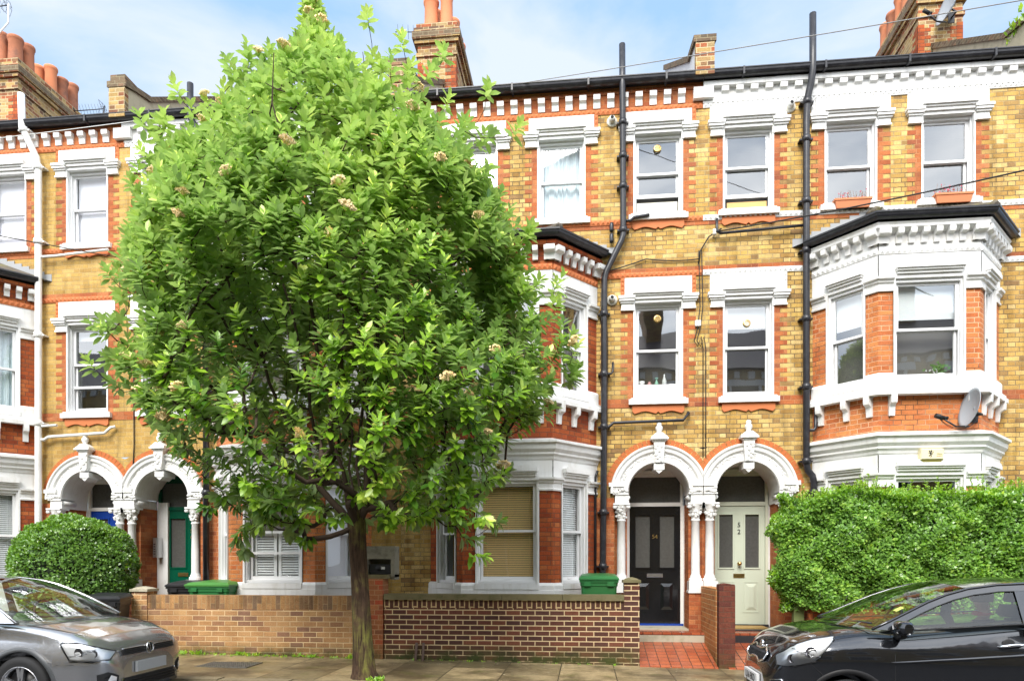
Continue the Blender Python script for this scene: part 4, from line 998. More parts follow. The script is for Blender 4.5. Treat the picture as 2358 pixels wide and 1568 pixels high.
# wooden post and stakes
m = MB(); m.box(2.98,3.12,-1.42,-1.30,-.2,.98); m.prism([(2.98,.98),(3.12,.98),(3.05,1.03)],-1.42,-1.30); o = m.build('wooden_post', plain('algae_green_timber', (.16,.20,.07), .85, var=.3, scale=10, dirt=(.08,.06,.04), dirtamt=.7), org=(3.05,-1.36,0)); tag(o, 'greenish weathered wooden gate post under the left end of the hedge', 'post')
for x, tl, lb in ((-2.545,.015,'left'), (-2.425,.0,'right')):
    m = MB(); m.tube([(x,-1.60,-.1),(x+tl,-1.56,.12),(x+tl,-1.53,.26)], .020, 6); tag(m.build('iron_stake', plain('rusty_iron', (.13,.085,.065), .8, var=.3, scale=30), org=(x,-1.56,0)), lb+' one of two short rusty stakes leaning on the brown garden wall', 'stake', 'rusty stakes against the wall')

# ------------------------------------------------------------ bins
M['binhdpe'] = plain('green_bin_plastic', (.025,.16,.045), .38, var=.08, dirt=(.1,.12,.06), dirtamt=.25)
M['binlime'] = plain('light_green_bin_plastic', (.07,.24,.05), .38, var=.08)
M['binblk'] = plain('black_bin_plastic', (.018,.019,.022), .42, var=.1, dirt=(.1,.1,.1), dirtamt=.2)
def wheelie(name, x, y, z, wd, dp, h, ang, body, lid, label, num=None):
    e = empty(name, (x,y,z), label, 'wheelie bin', 'wheeled rubbish bins'); f = Fr(ox=x, oy=y, oz=z, ang=ang)
    m = MB(f); a, b = wd/2, dp/2; k = .80; zt = h-.10
    rows = []
    for zz, s_ in ((.06, k), (zt-.10, .96), (zt-.09, 1.0), (zt, 1.02)):
        c = .03; A, B = a*s_, b*s_; rows.append([(-A+c,-B,zz),(A-c,-B,zz),(A,-B+c,zz),(A,B-c,zz),(A-c,B,zz),(-A+c,B,zz),(-A,B-c,zz),(-A,-B+c,zz)])
    m.grid(rows, closeu=True, smooth=False); m.poly(rows[0][::-1]); m.poly(rows[-1])
    m.box(-a*1.05, a*1.05, -b*1.06, -b*.96, zt-.035, zt+.002)
    for xx in (-a*.62, a*.62): m.box(xx-.05, xx+.05, -b*1.10, -b*1.0, zt-.09, zt-.03)
    m.build('bin_body', body, e)
    m = MB(f); A, B = a*1.08, b*1.12
    r = [[(-A,-B,zt),(A,-B,zt),(A,B,zt+.01),(-A,B,zt+.01)],[(-A,-B,zt+.025),(A,-B,zt+.025),(A,B,zt+.04),(-A,B,zt+.04)],[(-A*.86,-B*.80,zt+.06),(A*.86,-B*.80,zt+.06),(A*.86,B*.85,zt+.085),(-A*.86,B*.85,zt+.085)],[(-A*.5,-B*.45,zt+.078),(A*.5,-B*.45,zt+.078),(A*.5,B*.5,zt+.10),(-A*.5,B*.5,zt+.10)]]
    m.grid(r, closeu=True, smooth=False); m.poly(r[0][::-1]); m.poly(r[-1]); m.tube([(-A*.9, B+.03, zt+.02),(A*.9, B+.03, zt+.02)], .018, 8); m.build('bin_lid', lid, e)
    for sg in (-1, 1):
        m = MB(f); m.lathe([(0,-.03),(.09,-.03),(.1,-.015),(.1,.015),(.09,.03),(0,.03)], (sg*(a*.86), b*.72, .10), 16, 'x'); m.build('wheel', M['dark'], e)
    if num: text_mesh(num, .14, .002, 'painted_number', M['white'], e, wallM(*[f((0,-b*.985,zt-.28))[i] for i in range(3)], ang))
    return e
wheelie('wheelie_bin', .20,-.92,.13,.56,.55,1.17,0, M['binhdpe'], M['binhdpe'], 'dark green bin beside the bay with wood blinds, behind the brown garden wall')
wheelie('wheelie_bin', -6.10,-.78,.10,.74,.56,1.08,R(-4), M['binhdpe'], M['binlime'], 'green bin with light green lid behind the buff wall, before the green door')
wheelie('wheelie_bin', -6.62,-.70,.10,.58,.56,1.07,R(14), M['binblk'], M['binblk'], 'black bin behind the buff wall, half hidden by the green-lidded one')
wheelie('wheelie_bin', -7.22,-1.95,g(-7.2),.52,.54,.95,R(18), M['binblk'], M['binblk'], 'black bin between the round bush and the grey car')
m = MB(); m.box(-7.99,-7.90,.56,.62,1.56,1.93); m.build('x', M['steel']) if False else None
e = empty('intercom', (-7.96,.5,1.55), 'narrow steel entry phone panel left of the dark green door', 'entry phone')
m = MB(); m.cbox(-8.03,-7.955,.40,.60,1.56,1.93,.008); m.build('panel', M['steel'], e)
m = MB()
for k in range(5): m.box(-8.01,-7.975,.392,.40,1.62+k*.045,1.64+k*.045)
m.build('buttons', M['dark'], e)
m = MB(); m.box(-8.05,-7.86,.60,.66,.35,2.6); m.build('door_jamb', M['white'], h56)

# ------------------------------------------------------------ alarm box
e = empty('alarm_box', (5.08,-.83,3.05), 'cream alarm box with black lion emblem on the white bay above the hedge', 'alarm box')
m = MB(); m.cbox(4.93,5.25,-.93,-.82,2.985,3.145,.012); m.build('case', plain('cream_plastic', (.74,.66,.42), .5, var=.05), e)
m = MB(); m.prism([(4.94,2.985),(4.965,2.955),(5.22,2.955),(5.24,2.985)],-.91,-.82); m.build('strobe_base', plain('olive_lens', (.22,.19,.05), .3, var=.1), e)
m = MB(); y = -.934; L_ = [[(5.035,3.112),(5.043,3.120),(5.056,3.108),(5.048,3.092)],[(5.060,3.090),(5.062,3.118),(5.072,3.124),(5.084,3.116),(5.082,3.098),(5.072,3.086)],[(5.044,3.084),(5.060,3.094),(5.080,3.080),(5.074,3.052),(5.062,3.050),(5.056,3.070)],[(5.032,3.078),(5.034,3.085),(5.058,3.084),(5.058,3.076)],[(5.034,3.036),(5.040,3.044),(5.062,3.062),(5.066,3.052),(5.050,3.034)],[(5.066,3.056),(5.076,3.058),(5.076,3.024),(5.060,3.012),(5.058,3.020),(5.068,3.028)],[(5.082,3.066),(5.088,3.072),(5.094,3.088),(5.090,3.100),(5.098,3.110),(5.102,3.090),(5.096,3.070),(5.086,3.060)]]
for q in L_: m.prism([(a, b) for a, b in q][::-1], y, y+.004)
m.build('lion_emblem', M['dark'], e)
text_mesh('Milne', .032, .0008, 'printed_name', plain('olive_ink', (.22,.19,.07), .6, var=0), e, wallM(5.185, -.934, 3.065))
text_mesh('SECURITY', .018, .0008, 'printed_name', M['terra'], e, wallM(5.185, -.934, 3.035))

# ------------------------------------------------------------ satellite dishes
def dish(c, aim, roll, r, label):
    e = empty('satellite_dish', c, label, 'satellite dish', 'satellite dishes'); a = Vector(aim).normalized()
    up = Vector((0,0,1)); x = up.cross(a).normalized(); y = a.cross(x); o = Vector(c)
    def W(u, v, w_): p = o + x*u + y*v + a*w_; return (p.x, p.y, p.z)
    rows = []
    for k in range(9):
        rr = r*k/8; rows.append([W(rr*.92*math.cos(t*math.pi/14), rr*1.08*math.sin(t*math.pi/14), .28*rr*rr/r) for t in range(28)])
    m = MB(); m.grid(rows, closeu=True); ob = m.build('reflector', plain('grey_dish_paint', (.30,.33,.36), .45, var=.08), e)
    so_ = ob.modifiers.new('s', 'SOLIDIFY'); so_.thickness = .008
    m = MB(); m.tube([W(0,-r*1.0,.02), W(0,-r*1.15,.20), W(0,-r*.85,.42)], .014, 6); m.build('feed_arm', M['iron'], e)
    m = MB(); m.tube([W(0,-r*.85,.40), W(0,-r*.80,.52)], .035, 10); m.tube([W(0,-r*.80,.34), W(0,-r*.84,.42)], .026, 10); m.build('receiver', M['dark'], e)
    m = MB(); m.tube([W(0,-.05,-.02), W(0,-.06,-.12), (c[0]+.10, c[1]+.22, c[2]-.06)], .018, 6); m.box(c[0]+.04, c[0]+.16, c[1]+.21, c[1]+.23, c[2]-.16, c[2]+.06); m.build('wall_mount', M['iron'], e)
    m = MB(); p1 = Vector(W(0,-r*.80,.50)); p2 = Vector((c[0]+.05, c[1]+.1, c[2]-.2)); m.tube(sag(p1, p2, .12), .004, 4); m.tube(sag(p1, p2+Vector((.04,0,.06)), .17), .004, 4); m.build('cable', M['cable'], e)
dish((5.62,-1.03,3.70), (-.97,-.06,.22), 0, .27, 'grey satellite dish on the red brick of the right bay, under its sill')
dish((7.10,2.60,12.30), (-.93,-.15,.30), 0, .33, 'satellite dish high on the right brick chimney stack')

# ------------------------------------------------------------ aerials
def aerial(mast, boom, els, label, mat='iron'):
    e = empty('tv_aerial', mast[0], label, 'tv aerial', 'tv aerials')
    m = MB(); m.tube(mast, .018, 6); m.build('mast', M[mat], e)
    m = MB(); m.tube(boom, .012, 6); a, b = Vector(boom[0]), Vector(boom[-1]); d = (b-a).normalized(); s_ = d.cross(Vector((0,0,1))).normalized(); n = els
    for k in range(n):
        p = a+(b-a)*(k+.5)/n; l = .16-.05*k/n; m.tube([p-s_*l*.5-Vector((0,0,l*.8)), p+s_*l*.5+Vector((0,0,l*.8))], .004, 4)
    m.build('boom', M['iron'], e)
    m = MB(); p = b; c = s_*.12
    for q in (-1, 1):
        m.tube([p-c+Vector((0,0,q*.02)), p-c+Vector((0,0,q*.16))-d*.05, p+c+Vector((0,0,q*.16))-d*.05, p+c+Vector((0,0,q*.02)), p-c+Vector((0,0,q*.02))], .005, 4)
        m.tube([p+Vector((0,0,q*.02)), p+Vector((0,0,q*.16))-d*.05], .005, 4)
    m.build('mesh_reflector', M['iron'], e)
aerial([(-13.36,2.80,12.3),(-13.38,2.80,13.55),(-13.12,2.80,13.80),(-13.12,2.80,14.22)], [(-14.0,2.80,14.16),(-13.14,2.80,14.20)], 9, 'tv aerial on a bent mast before the pots at the upper left corner', 'ironw')
aerial([(-12.42,4.6,12.2),(-12.40,4.6,12.45),(-12.12,4.6,12.75),(-12.10,4.6,13.0)], [(-12.95,4.6,12.93),(-12.12,4.6,12.93)], 10, 'small tv aerial just right of the left chimney stack')
aerial([(-3.10,5.1,12.9),(-3.10,5.1,14.35),(-3.12,5.1,14.50)], [(-4.65,4.9,14.50),(-3.15,5.1,14.52)], 12, 'tv aerial pointing left from behind the central chimney stack')

# ------------------------------------------------------------ things on the sills
def trough(x, z, label, seed, pink):
    e = empty('flower_trough', (x,-.06,z), label, 'flower trough', 'flower troughs on the top-floor sills'); rnd = random.Random(seed)
    m = MB(Fr(ox=x, oy=-.05, oz=z)); r = [[(-.25,-.055,0),(.25,-.055,0),(.25,.055,0),(-.25,.055,0)],[(-.275,-.075,.115),(.275,-.075,.115),(.275,.075,.115),(-.275,.075,.115)],[(-.29,-.085,.115),(.29,-.085,.115),(.29,.085,.115),(-.29,.085,.115)],[(-.29,-.085,.145),(.29,-.085,.145),(.29,.085,.145),(-.29,.085,.145)],[(-.26,-.06,.13),(.26,-.06,.13),(.26,.06,.13),(-.26,.06,.13)]]
    m.grid(r, closeu=True, smooth=False); m.poly(r[0][::-1]); m.poly(r[-1]); m.build('trough', M['pot2'], e)
    m = MB(Fr(ox=x, oy=-.05, oz=z)); f = MB(Fr(ox=x, oy=-.05, oz=z))
    for k in range(46):
        a = rnd.uniform(-.26,.26); h = rnd.uniform(.04,.16)*(1.5 if pink and a < -.1 else 1); dx, dy = rnd.uniform(-.04,.04), rnd.uniform(-.05,.05)
        m.tube([(a,dy*.5,.12),(a+dx*.5,dy,.12+h*.6),(a+dx,dy,.13+h)], .0025, 3)
        if k % (2 if pink else 5) == 0: blob(f, (a+dx, dy-.01, .14+h), .016, rnd, 1)
    m.build('stems', plain('dry_stem', (.28,.14,.06), .9, var=.3), e); f.build('blossom', plain('pink_petal', (.62,.12,.18), .8, var=.2), e)
trough(4.27, 7.165, 'terracotta trough of dry stems on the middle sill, left of its pair', 4, False)
trough(5.80, 7.165, 'terracotta trough with pink blossom on the right-hand top-floor sill', 9, True)
def pot(name, x, z, prof, mat, label, cat, y=.245, extra=None):
    m = MB(); m.lathe(prof, (x, y, z), 12); o = m.build(name, mat, org=(x, y, z)); tag(o, label, cat, 'things standing inside the window with bottles')
    return o
M['plw'] = plain('white_plastic', (.75,.75,.75), .4, var=0); M['plg'] = plain('green_plastic', (.25,.5,.38), .3, var=0); M['plp'] = plain('pink_plastic', (.6,.3,.3), .4, var=0)
z = 4.43; yy = .245
m = MB(); m.box(.84,1.55,.225,.30,4.22,z); o = m.build('inner_sill', M['white'], h54)
pot('cup', .95, z, [(0,0),(.04,0),(.055,.12),(.05,.12),(.036,.01)], M['plw'], 'white cup at the left of the bottles inside the window over the black door', 'cup')
pot('jar', 1.08, z, [(0,0),(.04,0),(.04,.07),(.02,.09),(.02,.11),(0,.11)], M['plp'], 'small pink jar between the cup and the spray bottle inside the window', 'jar')
pot('spray_bottle', 1.20, z, [(0,0),(.033,0),(.036,.08),(.012,.13),(.012,.15),(.03,.16),(.03,.175),(0,.18)], M['plg'], 'green spray bottle inside the window over the black door', 'bottle')
pot('bottle', 1.33, z, [(0,0),(.036,0),(.038,.12),(.014,.19),(.014,.23),(0,.24)], M['plw'], 'tall white bottle inside the window over the black door', 'bottle')
pot('bowl', 1.45, z, [(0,0),(.04,0),(.065,.055),(.06,.055),(.036,.01)], M['plw'], 'white bowl at the right of the bottles inside the window', 'bowl')
m = MB(); m.box(.86,1.53,.11,.125,7.32,7.52); o = m.build('board', M['cream'], org=(1.2,.11,7.32)); tag(o, 'cream board in the half-open top-floor window right of the curtained one', 'board')
m = MB(); m.box(2.34,2.98,.11,.125,7.32,7.45); o = m.build('board', plain('pine_board', (.60,.36,.13), .6, var=.1), org=(2.66,.11,7.32)); tag(o, 'pine board in the half-open top-floor window of the white-corniced house', 'board')
e = empty('flower_pot', (5.35,-.60,4.25), 'small potted plant with white flowers inside the right bay window', 'pot plant')
m = MB(); m.lathe([(0,0),(.05,0),(.065,.10),(.05,.10)], (5.35,-.60,4.23), 12); m.build('pot', M['plw'], e); rnd = random.Random(2); m = MB(); f = MB()
for k in range(60):
    c = (5.33+rnd.gauss(0,.06), -.60+rnd.gauss(0,.03), 4.38+rnd.gauss(0,.04)); m.poly([(c[0],c[1],c[2]),(c[0]+.02,c[1]-.01,c[2]+.02),(c[0]+rnd.uniform(-.03,.03),c[1],c[2]+.045),(c[0]-.02,c[1]+.01,c[2]+.02)])
for k in range(14): blob(f, (5.27+rnd.gauss(0,.05), -.62, 4.36+rnd.gauss(0,.03)), .014, rnd, 1)
m.build('leaves', plain('pot_leaf', (.08,.2,.04), .6), e); f.build('blossom', M['white'], e)

# ------------------------------------------------------------ the terrace across the street (seen reflected in panes and paint)
e = empty('opposite_terrace', (0,-17.2,0), 'brick terrace across the street, seen only reflected in the window panes', 'terrace')
m = MB(); hs = []
for k in range(-8, 8):
    for z0 in (.9, 4.2, 7.2): hs.append((k*2.55+.6, k*2.55+1.7, z0, z0+1.5))
holes(m, -26, 26, -.2, 9.4, hs, 0); m2 = MB()
m = MB(Fr(oy=-17.2, ang=math.pi)); holes(m, -26, 26, -.2, 9.4, hs, 0); m.build('brick_wall', M['yellow_dull'], e)
m = MB(Fr(oy=-17.2, ang=math.pi)); gl = MB(Fr(oy=-17.2, ang=math.pi))
for a, b, c, d in hs:
    m.box(a-.2, b+.2, -.05, 0, d, d+.3); m.box(a, a+.08, -.02, .1, c, d); m.box(b-.08, b, -.02, .1, c, d); m.box(a, b, -.02, .1, (c+d)/2-.03, (c+d)/2+.03); m.box(a-.1, b+.1, -.08, 0, c-.12, c)
    gl.box(a, b, .11, .13, c, d)
for k in range(110): m.box(-26+k*.48, -26+k*.48+.2, -.12, 0, 9.05, 9.3)
m.build('window', M['white'], e); gl.build('pane', M['dark'], e)
m = MB(); m.poly([(-26,-16.9,9.4),(26,-16.9,9.4),(26,-20.6,12.0),(-26,-20.6,12.0)][::-1]); m.poly([(-26,-20.6,12),(26,-20.6,12),(26,-24.4,9.4),(-26,-24.4,9.4)]); m.box(-26,26,-24.4,-24.3,0,9.4); m.build('roof', M['slate'], e)
m = MB()
for x in (-18,-8,3,13): m.box(x-.4,x+.4,-21.5,-19.5,10,13.3)
m.build('chimney', M['chimney'], e)
# ============================================================ VEGETATION
def leafmat(name, dark, mid, light, back, rough=.35, trans=.42):
    t = NT(name); at = t.n('ShaderNodeAttribute'); at.attribute_name = 'tone'
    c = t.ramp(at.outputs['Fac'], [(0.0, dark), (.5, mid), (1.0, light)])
    ge = t.n('ShaderNodeNewGeometry'); c2 = t.mix(ge.outputs['Backfacing'], c, t.mix(.55, c, back))
    p = t.n('ShaderNodeBsdfPrincipled'); t.l(c2, p.inputs['Base Color']); p.inputs['Roughness'].default_value = rough; p.inputs['Specular IOR Level'].default_value = .7
    tr = t.n('ShaderNodeBsdfTranslucent'); t.l(t.mix(.3, c2, (.35,.55,.05)), tr.inputs[0])
    ms = t.n('ShaderNodeMixShader'); ms.inputs[0].default_value = trans; t.l(p.outputs[0], ms.inputs[1]); t.l(tr.outputs[0], ms.inputs[2]); t.l(ms.outputs[0], t.out.inputs[0])
    return t.m
M['treeleaf'] = leafmat('street_tree_leaf', (.06,.17,.015), (.32,.56,.035), (.80,.92,.18), (.40,.50,.28))
M['hedgeleaf'] = leafmat('privet_leaf', (.06,.18,.012), (.30,.60,.03), (.74,.92,.10), (.2,.34,.12), .3, .3)
M['bushleaf'] = leafmat('box_leaf', (.05,.14,.012), (.20,.43,.022), (.52,.74,.07), (.15,.26,.1), .3, .25)
M['bark'] = None
def barkmat():
    t = NT('furrowed_bark'); P = t.pos(); mp = t.n('ShaderNodeMapping'); mp.inputs['Scale'].default_value = (28, 28, 3.2); t.l(P, mp.inputs[0])
    n = t.noise(mp.outputs[0], 1.0, 6, .65, .4)
    c = t.ramp(n, [(.3,(.022,.014,.010)),(.55,(.085,.052,.032)),(.75,(.13,.082,.05))])
    g_ = t.math('MULTIPLY', t.step(t.noise(P, 2.2, 5, .6), .46, .62), t.step(n, .4, .65))
    c = t.mix(t.math('MULTIPLY', g_, .85), c, (.24,.26,.045))
    t.bsdf(c, .9, bump=n, bstr=1, bdist=.03, spec=.2); return t.m
M['bark'] = barkmat()
M['twig'] = plain('dark_twig_bark', (.07,.045,.03), .85, var=.3, scale=20)

def leaves_mesh(name, pos, dirs, nrm, L, Wd, tone, mat, parent, simple=False, fold=.25, curl=.18):
    """pos/dirs/nrm: (n,3); one small folded blade per row"""
    n = len(pos); d = dirs/np.linalg.norm(dirs, axis=1, keepdims=True); s = np.cross(d, nrm); s /= (np.linalg.norm(s, axis=1, keepdims=True)+1e-9); u = np.cross(s, d)
    L = L[:,None]; Wd = Wd[:,None]
    if simple:
        pts = [pos, pos+d*L*.5-s*Wd+u*L*.06, pos+d*L-u*L*.12, pos+d*L*.5+s*Wd+u*L*.06]; faces = np.array([[0,1,2,3]])
    else:
        rib = -u*Wd*fold*2
        pts = [pos, pos+d*L*.33-s*Wd*.86+u*0, pos+d*L*.70-s*Wd*.88-u*L*curl*.5, pos+d*L-u*L*curl*1.3, pos+d*L*.70+s*Wd*.88-u*L*curl*.5, pos+d*L*.33+s*Wd*.86, pos+d*L*.52+rib*.6-u*L*curl*.2]
        faces = np.array([[0,6,1,1],[6,2,1,1],[6,3,2,2],[0,5,6,6],[6,5,4,4],[6,4,3,3]])[:, :3]
    k = len(pts); V = np.stack(pts, 1).reshape(-1, 3); m = faces.shape[1]
    Fc = (np.arange(n)[:,None,None]*k + faces[None]).reshape(-1, m)
    o3 = np.array(parent['_org']) if parent is not None else np.zeros(3); V = V-o3
    me = bpy.data.meshes.new(name); nf = len(Fc)
    me.vertices.add(len(V)); me.vertices.foreach_set('co', V.ravel().astype(np.float32))
    me.loops.add(nf*m); me.loops.foreach_set('vertex_index', Fc.ravel().astype(np.int32))
    me.polygons.add(nf); me.polygons.foreach_set('loop_start', (np.arange(nf)*m).astype(np.int32)); me.polygons.foreach_set('loop_total', np.full(nf, m, dtype=np.int32))
    at = me.attributes.new('tone', 'FLOAT', 'FACE'); at.data.foreach_set('value', np.repeat(np.clip(tone, 0, 1), len(faces)).astype(np.float32))
    me.update(calc_edges=True); me.materials.append(mat)
    o = bpy.data.objects.new(name, me); COL.objects.link(o)
    if parent is not None: o.parent = parent
    o['_org'] = list(o3); return o
def rv(rng, n): v = rng.normal(size=(n,3)); return v/np.linalg.norm(v, axis=1, keepdims=True)

# ------------------------------------------------------------ the street tree
ENV = [(8.75,-3.50,-3.42),(8.3,-3.50,-3.40),(7.95,-3.78,-3.08),(7.55,-4.30,-2.55),(7.2,-4.90,-2.15),(6.85,-5.38,-1.68),(6.3,-5.60,-1.28),(5.9,-5.85,-.95),(5.3,-6.0,-.80),(4.75,-5.98,-.60),(4.45,-6.22,-.54),(3.9,-5.98,-.40),(3.4,-5.78,-.38),(3.1,-5.50,-.45),(2.8,-5.38,-.65),(2.5,-5.25,-.80),(2.25,-4.80,-1.15),(2.05,-4.25,-1.55),(1.9,-3.9,-1.9)]
EZ_ = np.array([e[0] for e in ENV])[::-1]; EL = np.array([e[1] for e in ENV])[::-1]; ER = np.array([e[2] for e in ENV])[::-1]
def tree():
    rng = np.random.default_rng(7); rnd = random.Random(7)
    e = empty('street_tree', (-2.79,-3.2,g(-2.8)), 'broad leafy street tree with cream flower clusters, growing in the pavement', 'tree')
    N = 3100; tips = []
    while len(tips) < N:
        z = rng.uniform(1.95, 8.7); xl, xr = np.interp(z, EZ_, EL), np.interp(z, EZ_, ER)
        c, hw = (xl+xr)/2, (xr-xl)/2
        if rng.random() > (hw/2.7)**1.5+.06: continue
        if z < 3.3 and rng.random() > .34+.5*(z-1.9)/1.4: continue
        if z < 4.6 and rng.random() > .60: continue
        a = rng.uniform(0, 2*math.pi); r = math.sqrt(rng.uniform(.10, 1)) if rng.random() < .45 else rng.uniform(.80, 1.0)
        lob = 1-.13*max(0, math.sin(5*a+z*2.3))*max(0, math.sin(z*3.1+a*2))
        hd = min(hw*.72, 1.85); p = (c+hw*r*lob*math.cos(a), -3.25+hd*r*lob*math.sin(a), z)
        bump_ = (math.sin(2.9*p[0]+1.3*z)+math.sin(2.6*z-1.9*p[1]+1)+math.sin(3.3*p[1]+1.1*p[0]+2))/3
        if r > 1-.30*max(0, bump_): continue
        if p[1] > -1.12: continue
        k_ = 8.58/(p[1]+11.78); xo = p[0]*k_; zo = 1.45+(p[2]-1.45)*k_        # keep the outline of the real crown, near side included
        if zo > 8.6 or not (np.interp(zo, EZ_, EL)-.05 < xo < np.interp(zo, EZ_, ER)+.05): continue
        tips.append(p)
    for q in range(34): tips.append((rng.uniform(-2.35,-1.0), rng.uniform(-3.9,-2.6), rng.uniform(1.95,2.65)))
    for q in range(26): tips.append((rng.uniform(-4.6,-3.35), rng.uniform(-3.9,-2.6), rng.uniform(1.85,2.5)))
    # a few stray low shoots as in the photograph
    tips += [(-4.35,-3.3,1.62),(-4.30,-3.5,1.75),(-4.15,-3.4,1.9),(-1.30,-3.5,1.55),(-1.42,-3.4,1.75),(-1.55,-3.6,1.9),(-1.1,-3.3,1.95),(-6.25,-3.3,4.55),(-6.15,-3.4,4.45),(-6.1,-3.2,4.65),(-3.4,-3.6,1.75),(-2.2,-3.9,2.0),(-2.35,-3.8,1.95)]
    tips += [(-3.47,-3.2,8.75),(-3.45,-3.25,8.5),(-3.5,-3.1,8.6),(-4.35,-3.2,8.05),(-4.6,-3.2,7.9),(-5.25,-3.3,7.55),(-2.75,-3.2,8.35),(-2.3,-3.2,8.0),(-1.75,-3.3,7.75),(-1.2,-3.3,7.25),(-5.75,-3.3,7.2),(-.85,-3.3,6.75),(-5.55,-3.3,7.0)]
    for q in range(64):                                    # ragged outer shoots
        z = rng.uniform(3.6, 8.0); sg = rng.choice([-1, 1]); xx = np.interp(z, EZ_, EL if sg < 0 else ER)
        tips.append((xx+sg*rng.uniform(.0,.28), -3.2+rng.normal(0,.15), z+rng.uniform(0,.25)))
    tips = np.array(tips)
    fork = np.array([-2.90,-3.22,1.92]); base = np.array([-2.79,-3.2,g(-2.8)-.1])
    P = [base, np.array([-2.81,-3.2,.5]), np.array([-2.84,-3.2,1.0]), np.array([-2.87,-3.21,1.5]), fork]; par = [-1,0,1,2,3]
    # main limbs rise steeply and bow outwards
    for k in range(9):
        a = 2*math.pi*k/9+rng.uniform(-.2,.2); sp = rng.uniform(.55,1.0) if k % 3 else .25; top = rng.uniform(5.0, 7.6) if k % 3 else 7.9
        last = 4; q = fork.copy()
        for s_ in range(1, 13):
            f = s_/12; r = sp*2.1*(f**.75)
            nx = np.array([fork[0]-.35*f+r*math.cos(a), fork[1]+r*.8*math.sin(a), fork[2]+(top-fork[2])*(f**1.15)]) + rng.normal(0,.04,3)
            nx[1] = min(nx[1], -1.3); P.append(nx); par.append(last); last = len(P)-1
    order = np.argsort(np.linalg.norm(tips-fork, axis=1)); ends = []
    A = np.zeros((40000,3)); A[:len(P)] = P; cnt = len(P)
    for i in order:
        t = tips[i]; lo = 4; d = t-A[lo:cnt]; dist = np.linalg.norm(d, axis=1)+1e-6
        cost = dist*(1+.9*np.clip(.25-d[:,2]/dist, 0, 1))
        j = int(np.argmin(cost))+lo; a = A[j]; L = np.linalg.norm(t-a); ns = max(2, int(L/.16)); last = j
        side = rng.normal(0,.05*L,3)
        for s_ in range(1, ns+1):
            f = s_/ns; q = a+(t-a)*f + side*math.sin(math.pi*f) - np.array([0,0,.10*L*math.sin(math.pi*f)])
            A[cnt] = q; P.append(q); par.append(last); last = cnt; cnt += 1
            if cnt > 39900: break
        ends.append(last)
        if cnt > 39900: break
    n = len(P); rad = np.zeros(n); ex = 2.35
    ch = [[] for _ in range(n)]
    for i in range(1, n): ch[par[i]].append(i)
    acc = np.zeros(n)
    for i in range(n-1, -1, -1):
        if not ch[i]: acc[i] = .0042**ex
        acc[i] = max(acc[i], .0042**ex)
        if par[i] >= 0: acc[par[i]] += acc[i]
    rad = acc**(1/ex); sc_ = .10/rad[4]
    rad = np.where(rad > .012, rad*(1+(sc_-1)*np.clip((rad-.012)/(rad[4]-.012), 0, 1)), rad)
    # wood: chains
    m = MB(); done = set()
    for i in range(5, n):
        p_ = par[i]
        if ch[p_] and ch[p_][0] == i and p_ > 4: continue      # continues its parent's chain
        path = [P[p_], P[i]]; rr = [min(rad[p_], rad[i]*1.15), rad[i]]; c = i
        while ch[c]:
            c = ch[c][0]; path.append(P[c]); rr.append(rad[c])
        m.tube(path, rr, 7 if rr[0] > .02 else 4, cap=False)
    m.build('limb', M['twig'], e)
    m = MB(); rows = []; K = 30
    zs = [(-.12,.23),(0,.175),(.06,.156),(.18,.140),(.5,.124),(1.0,.114),(1.5,.106),(1.8,.106),(1.95,.112),(2.08,.098),(2.25,.07)]
    for z, r in zs:
        x = -2.79-.11*z/1.95; row = []
        for q in range(K):
            t = 2*math.pi*q/K; rr = r*(1+.05*math.sin(q*2.9+z*.8)+.03*math.sin(q*5.3+2*z)+(.18*max(0,math.sin(3*t+1)) if z < .05 else 0))
            row.append((x+rr*math.cos(t), -3.2+rr*math.sin(t), z+g(-2.8)))
        rows.append(row)
    m.grid(rows, closeu=True, flip=False); m.poly(rows[-1]); m.build('trunk', M['bark'], e)
    # leaves
    pos = []; dr = []; nm = []; tn = []; LL = []
    cen = np.array([-3.2,-3.2,4.6])
    for k in ends:
        t = P[k]; p2 = P[par[k]]; sd = t-p2; sd = sd/(np.linalg.norm(sd)+1e-9)
        out = t-cen; out = out/np.linalg.norm(out); low = np.clip((3.6-t[2])/1.8, 0, 1)
        ax = sd*.5+out*.45+np.array([0,0,.95-.75*low])+rng.normal(0,.18,3); ax /= np.linalg.norm(ax)
        b1 = np.cross(ax, [.3,.5,.1]); b1 /= np.linalg.norm(b1); b2 = np.cross(ax, b1); nl = rng.integers(13, 21); sh = rng.uniform(.14,.26)
        young = rng.random() < .75
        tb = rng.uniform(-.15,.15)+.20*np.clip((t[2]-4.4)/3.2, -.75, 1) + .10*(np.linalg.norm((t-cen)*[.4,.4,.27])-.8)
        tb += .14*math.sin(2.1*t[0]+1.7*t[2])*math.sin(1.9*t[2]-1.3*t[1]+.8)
        ph = rng.uniform(0, 6.28)
        for q in range(nl):
            f = q/(nl-1); a = ph+q*2.4; base_ = t+ax*(sh*(f-.45)); open_ = 1.25-.75*f
            d = ax*math.cos(open_)+(b1*math.cos(a)+b2*math.sin(a))*math.sin(open_); d = d-np.array([0,0,(.30+.5*low)*(1-f)])+rng.normal(0,.12,3)
            pos.append(base_); dr.append(d); nv = ax+np.array([0,0,.8])+rng.normal(0,.25,3); nm.append(nv)
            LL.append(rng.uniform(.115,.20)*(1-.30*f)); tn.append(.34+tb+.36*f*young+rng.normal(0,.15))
    pos = np.array(pos); dr = np.array(dr); nm = np.array(nm); LL = np.array(LL); tn = np.array(tn)
    leaves_mesh('crown', pos, dr, nm, LL, LL*.24, tn, M['treeleaf'], e)
